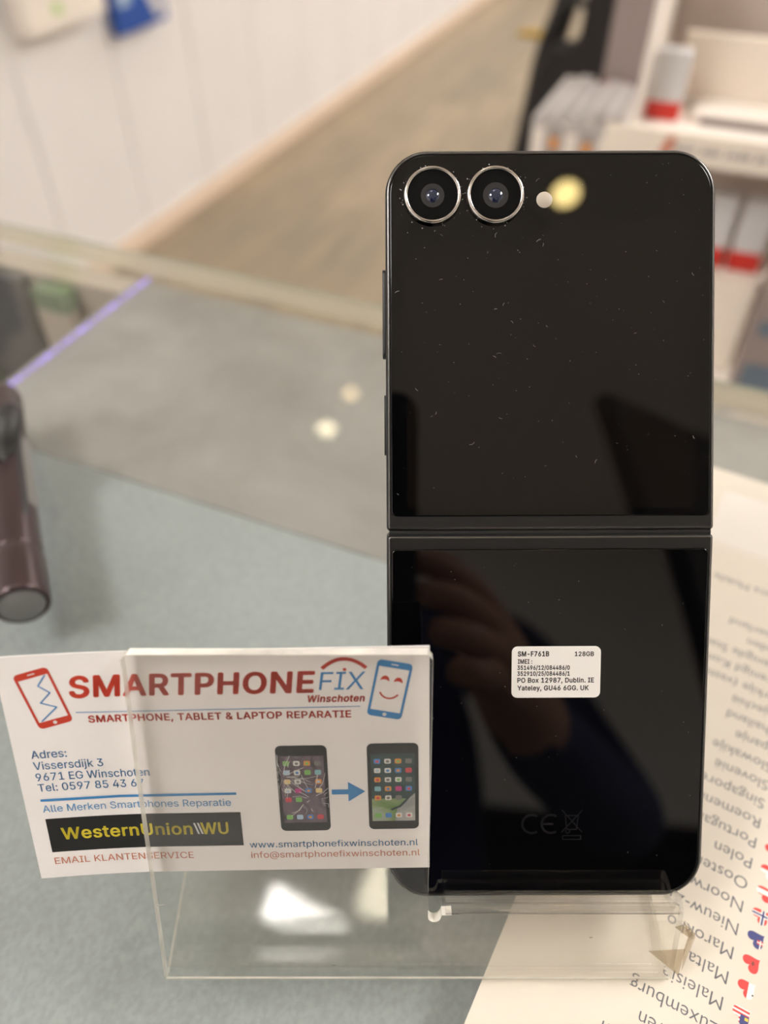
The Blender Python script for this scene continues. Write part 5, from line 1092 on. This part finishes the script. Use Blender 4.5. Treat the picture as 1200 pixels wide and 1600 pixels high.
wai = joint((px, py+5, 90), (130, 95), pel); che = joint((px, py+5, 260), (150, 105), wai); nb_ = joint((px, py, 400), (70, 62), che)
nk = joint((px, py+8, 455), (48, 50), nb_); hd0 = joint((px, py+25, 520), (62, 78), nk); hd1 = joint((px, py+22, 600), (72, 88), hd0); hd2 = joint((px, py+14, 665), (52, 62), hd1)
for s in (-1, 1):
    hip = joint((px+s*85, py, -90), 82, pel); kn = joint((px+s*95, py+20, -500), 55, hip); an = joint((px+s*100, py-10, -870), 38, kn); toe = joint((px+s*110, py+130, -915), (38, 26), an)
ends = {}
for s in (-1, 1):
    sh = joint((px+s*170, py+5, 375), 62, che if False else nb_)
    el = joint((px+s*250, py+110, 150) if s > 0 else (px-255, py+120, 150), 46, sh)
    wr = joint((88, -175, 128) if s > 0 else (-130, -175, 128), 27, el)
    pm = joint((52, -98, 140) if s > 0 else (-92, -98, 140), (30, 17), wr)
    for k, (dx, dy, dz, ln) in enumerate(((-8, 38, 34, 30), (-4, 40, 16, 34), (0, 38, -2, 32), (4, 32, -18, 24))):
        base = Vector(V[pm]); m_ = 1 if s > 0 else -1
        a = joint(tuple(base + Vector((m_*dx*0.4, dy*0.55, dz*0.7))), 9, pm)
        c = joint(tuple(base + Vector((m_*(dx-14), dy*1.02, dz))), 8, a)
        joint(tuple(base + Vector((m_*(dx-14-ln*0.6), dy*1.05, dz+3))), 6.5, c)
    a = joint(tuple(Vector(V[pm]) + Vector((-s*4, -4, 34))), 10, pm); joint(tuple(Vector(V[pm]) + Vector((-s*22, 2, 56))), 8, a)
def pick(c):
    if c.z > 425 and abs(c.x-px) < 110: return 0
    if c.y > -140 and c.z > 0: return 0
    if c.z < -20: return 2 if c.z > -880 else 3
    return 1
body = skin_mesh('body', V, E_, RD, [M['skin'], M['navy'], M['trousers'], M['black_rubber']], pick, person, 0, 2)
b = MB(GF2)                                                       # hair, nose, ears, eyes, mouth
hc = Vector((px, py+15, 612))
rg = []
for k in range(0, 11):
    th = R(8+92*k/10); rg.append([hc + Vector((82*math.sin(th)*math.cos(a), (100*math.sin(th))*math.sin(a) - (10 if math.sin(a) > 0 else 0), 88*math.cos(th) + (18*math.sin(th) if math.sin(a) > 0.2 else -24*math.sin(th)))) for a in [2*math.pi*j/28 for j in range(28)]])
b.rings(rg, M['hair'], True, False); b.build('hair', person)
b = MB(GF2)
b.rings([[Vector((px+w_*math.cos(a), py+98+d_+abs(w_)*0.2*math.sin(a), z_)) for a in [2*math.pi*j/10 for j in range(10)]] for w_, d_, z_ in ((3, 2, 606), (6, 8, 590), (10, 16, 570), (7, 8, 562))], M['skin'])
b.build('nose', person)
for s in (-1, 1):
    b = MB(GF2); b.tube([(px+s*74, py+10, 602), (px+s*84, py+4, 590), (px+s*80, py+8, 568)], [10, 12, 7], M['skin'], 10); b.build('ear', person)
for s in (-1, 1):
    b = MB(GF2); b.lathe([(0.01, 8), (6, 7), (10, 3), (11, 0)], M['white'], (px+s*30, py+96, 604), (0, 1, 0), 16); b.lathe([(0.01, 9), (4.5, 8.2)], M['hair'], (px+s*30, py+96, 604), (0, 1, 0), 12); b.build('eye', person)
b = MB(GF2); b.tube([(px-22, py+94, 538), (px, py+101, 540), (px+22, py+94, 538)], [3, 5, 3], M['icon_r'], 10); b.build('mouth', person)
# dark monitor on a floor pole, mirrored as the black corner
A = Vector((233.7, -290.3, 625.7)); B_ = Vector((458.8, -496.1, 772.8)); Cc = Vector((318.5, -453.7, 275.5))
e1 = (B_-A).normalized(); M['monitor_case'] = pbr('monitor_black', (0.003, 0.003, 0.003), 0.6, spec=0.2); e2 = (Cc-A); e2 = (e2 - e1*e2.dot(e1)).normalized(); e3 = e1.cross(e2).normalized()
NF = LOC(420, -520, FLOOR)
mon = empty('monitor', NF); tag(mon, 'switched-off black monitor on a floor pole behind the counter', 'monitor')
mm_ = Matrix((e1, e2, e3)).transposed().to_4x4(); mm_ = Matrix.Translation(A) @ mm_
b = MB(NF, mm_); f = lambda i: rrect(330-2*i, 520-2*i, 8, 5, 165, 260)
slab(b, f, [(2, -10), (0, -8), (0, 8), (2, 10)], M['monitor_case']); b.build('monitor_case', mon)
b = MB(NF, mm_); f = lambda i: rrect(310-2*i, 500-2*i, 4, 4, 165, 260)
slab(b, f, [(0, 10.0), (0, 10.6)], M['screen_off'], caps=(False, True)); slab(b, f, [(0, -10.6), (0, -10.0)], M['screen_off'], caps=(True, False)); b.build('monitor_screen', mon)
pc = mm_ @ Vector((200, 300, 0))
b = MB(NF); b.tube([(pc.x+70, pc.y-90, FLOOR+20), (pc.x+70, pc.y-90, pc.z-60), (pc.x+20, pc.y-30, pc.z)], 18, M['black_rubber'], 16); b.build('floor_pole', mon)
b = MB(NF); b.lathe([(0.01, 0), (105, 0), (105, 12), (30, 24), (0.01, 24)], M['black_rubber'], (pc.x+70, pc.y-90, FLOOR), (0, 0, 1), 40); b.build('pole_base', mon)

# dark shelf unit against the back wall
SHF = ROOM(900, -1520, FLOOR)
su = empty('shelf_unit', SHF); tag(su, 'dark shelf unit against the wall behind the counter', 'shelf unit')
b = MB(SHF)
b.box((250, -1680, FLOOR), (270, -1380, 430), M['trousers']); b.box((1680, -1680, FLOOR), (1700, -1380, 430), M['trousers']); b.box((250, -1690, FLOOR), (1700, -1680, 430), M['trousers']); b.build('shelf_frame', su)
for z in (FLOOR+40, -620, -280, 60, 410):
    b = MB(SHF); b.box((270, -1680, z), (1680, -1382, z+18), M['trousers']); b.build('shelf_board', su)
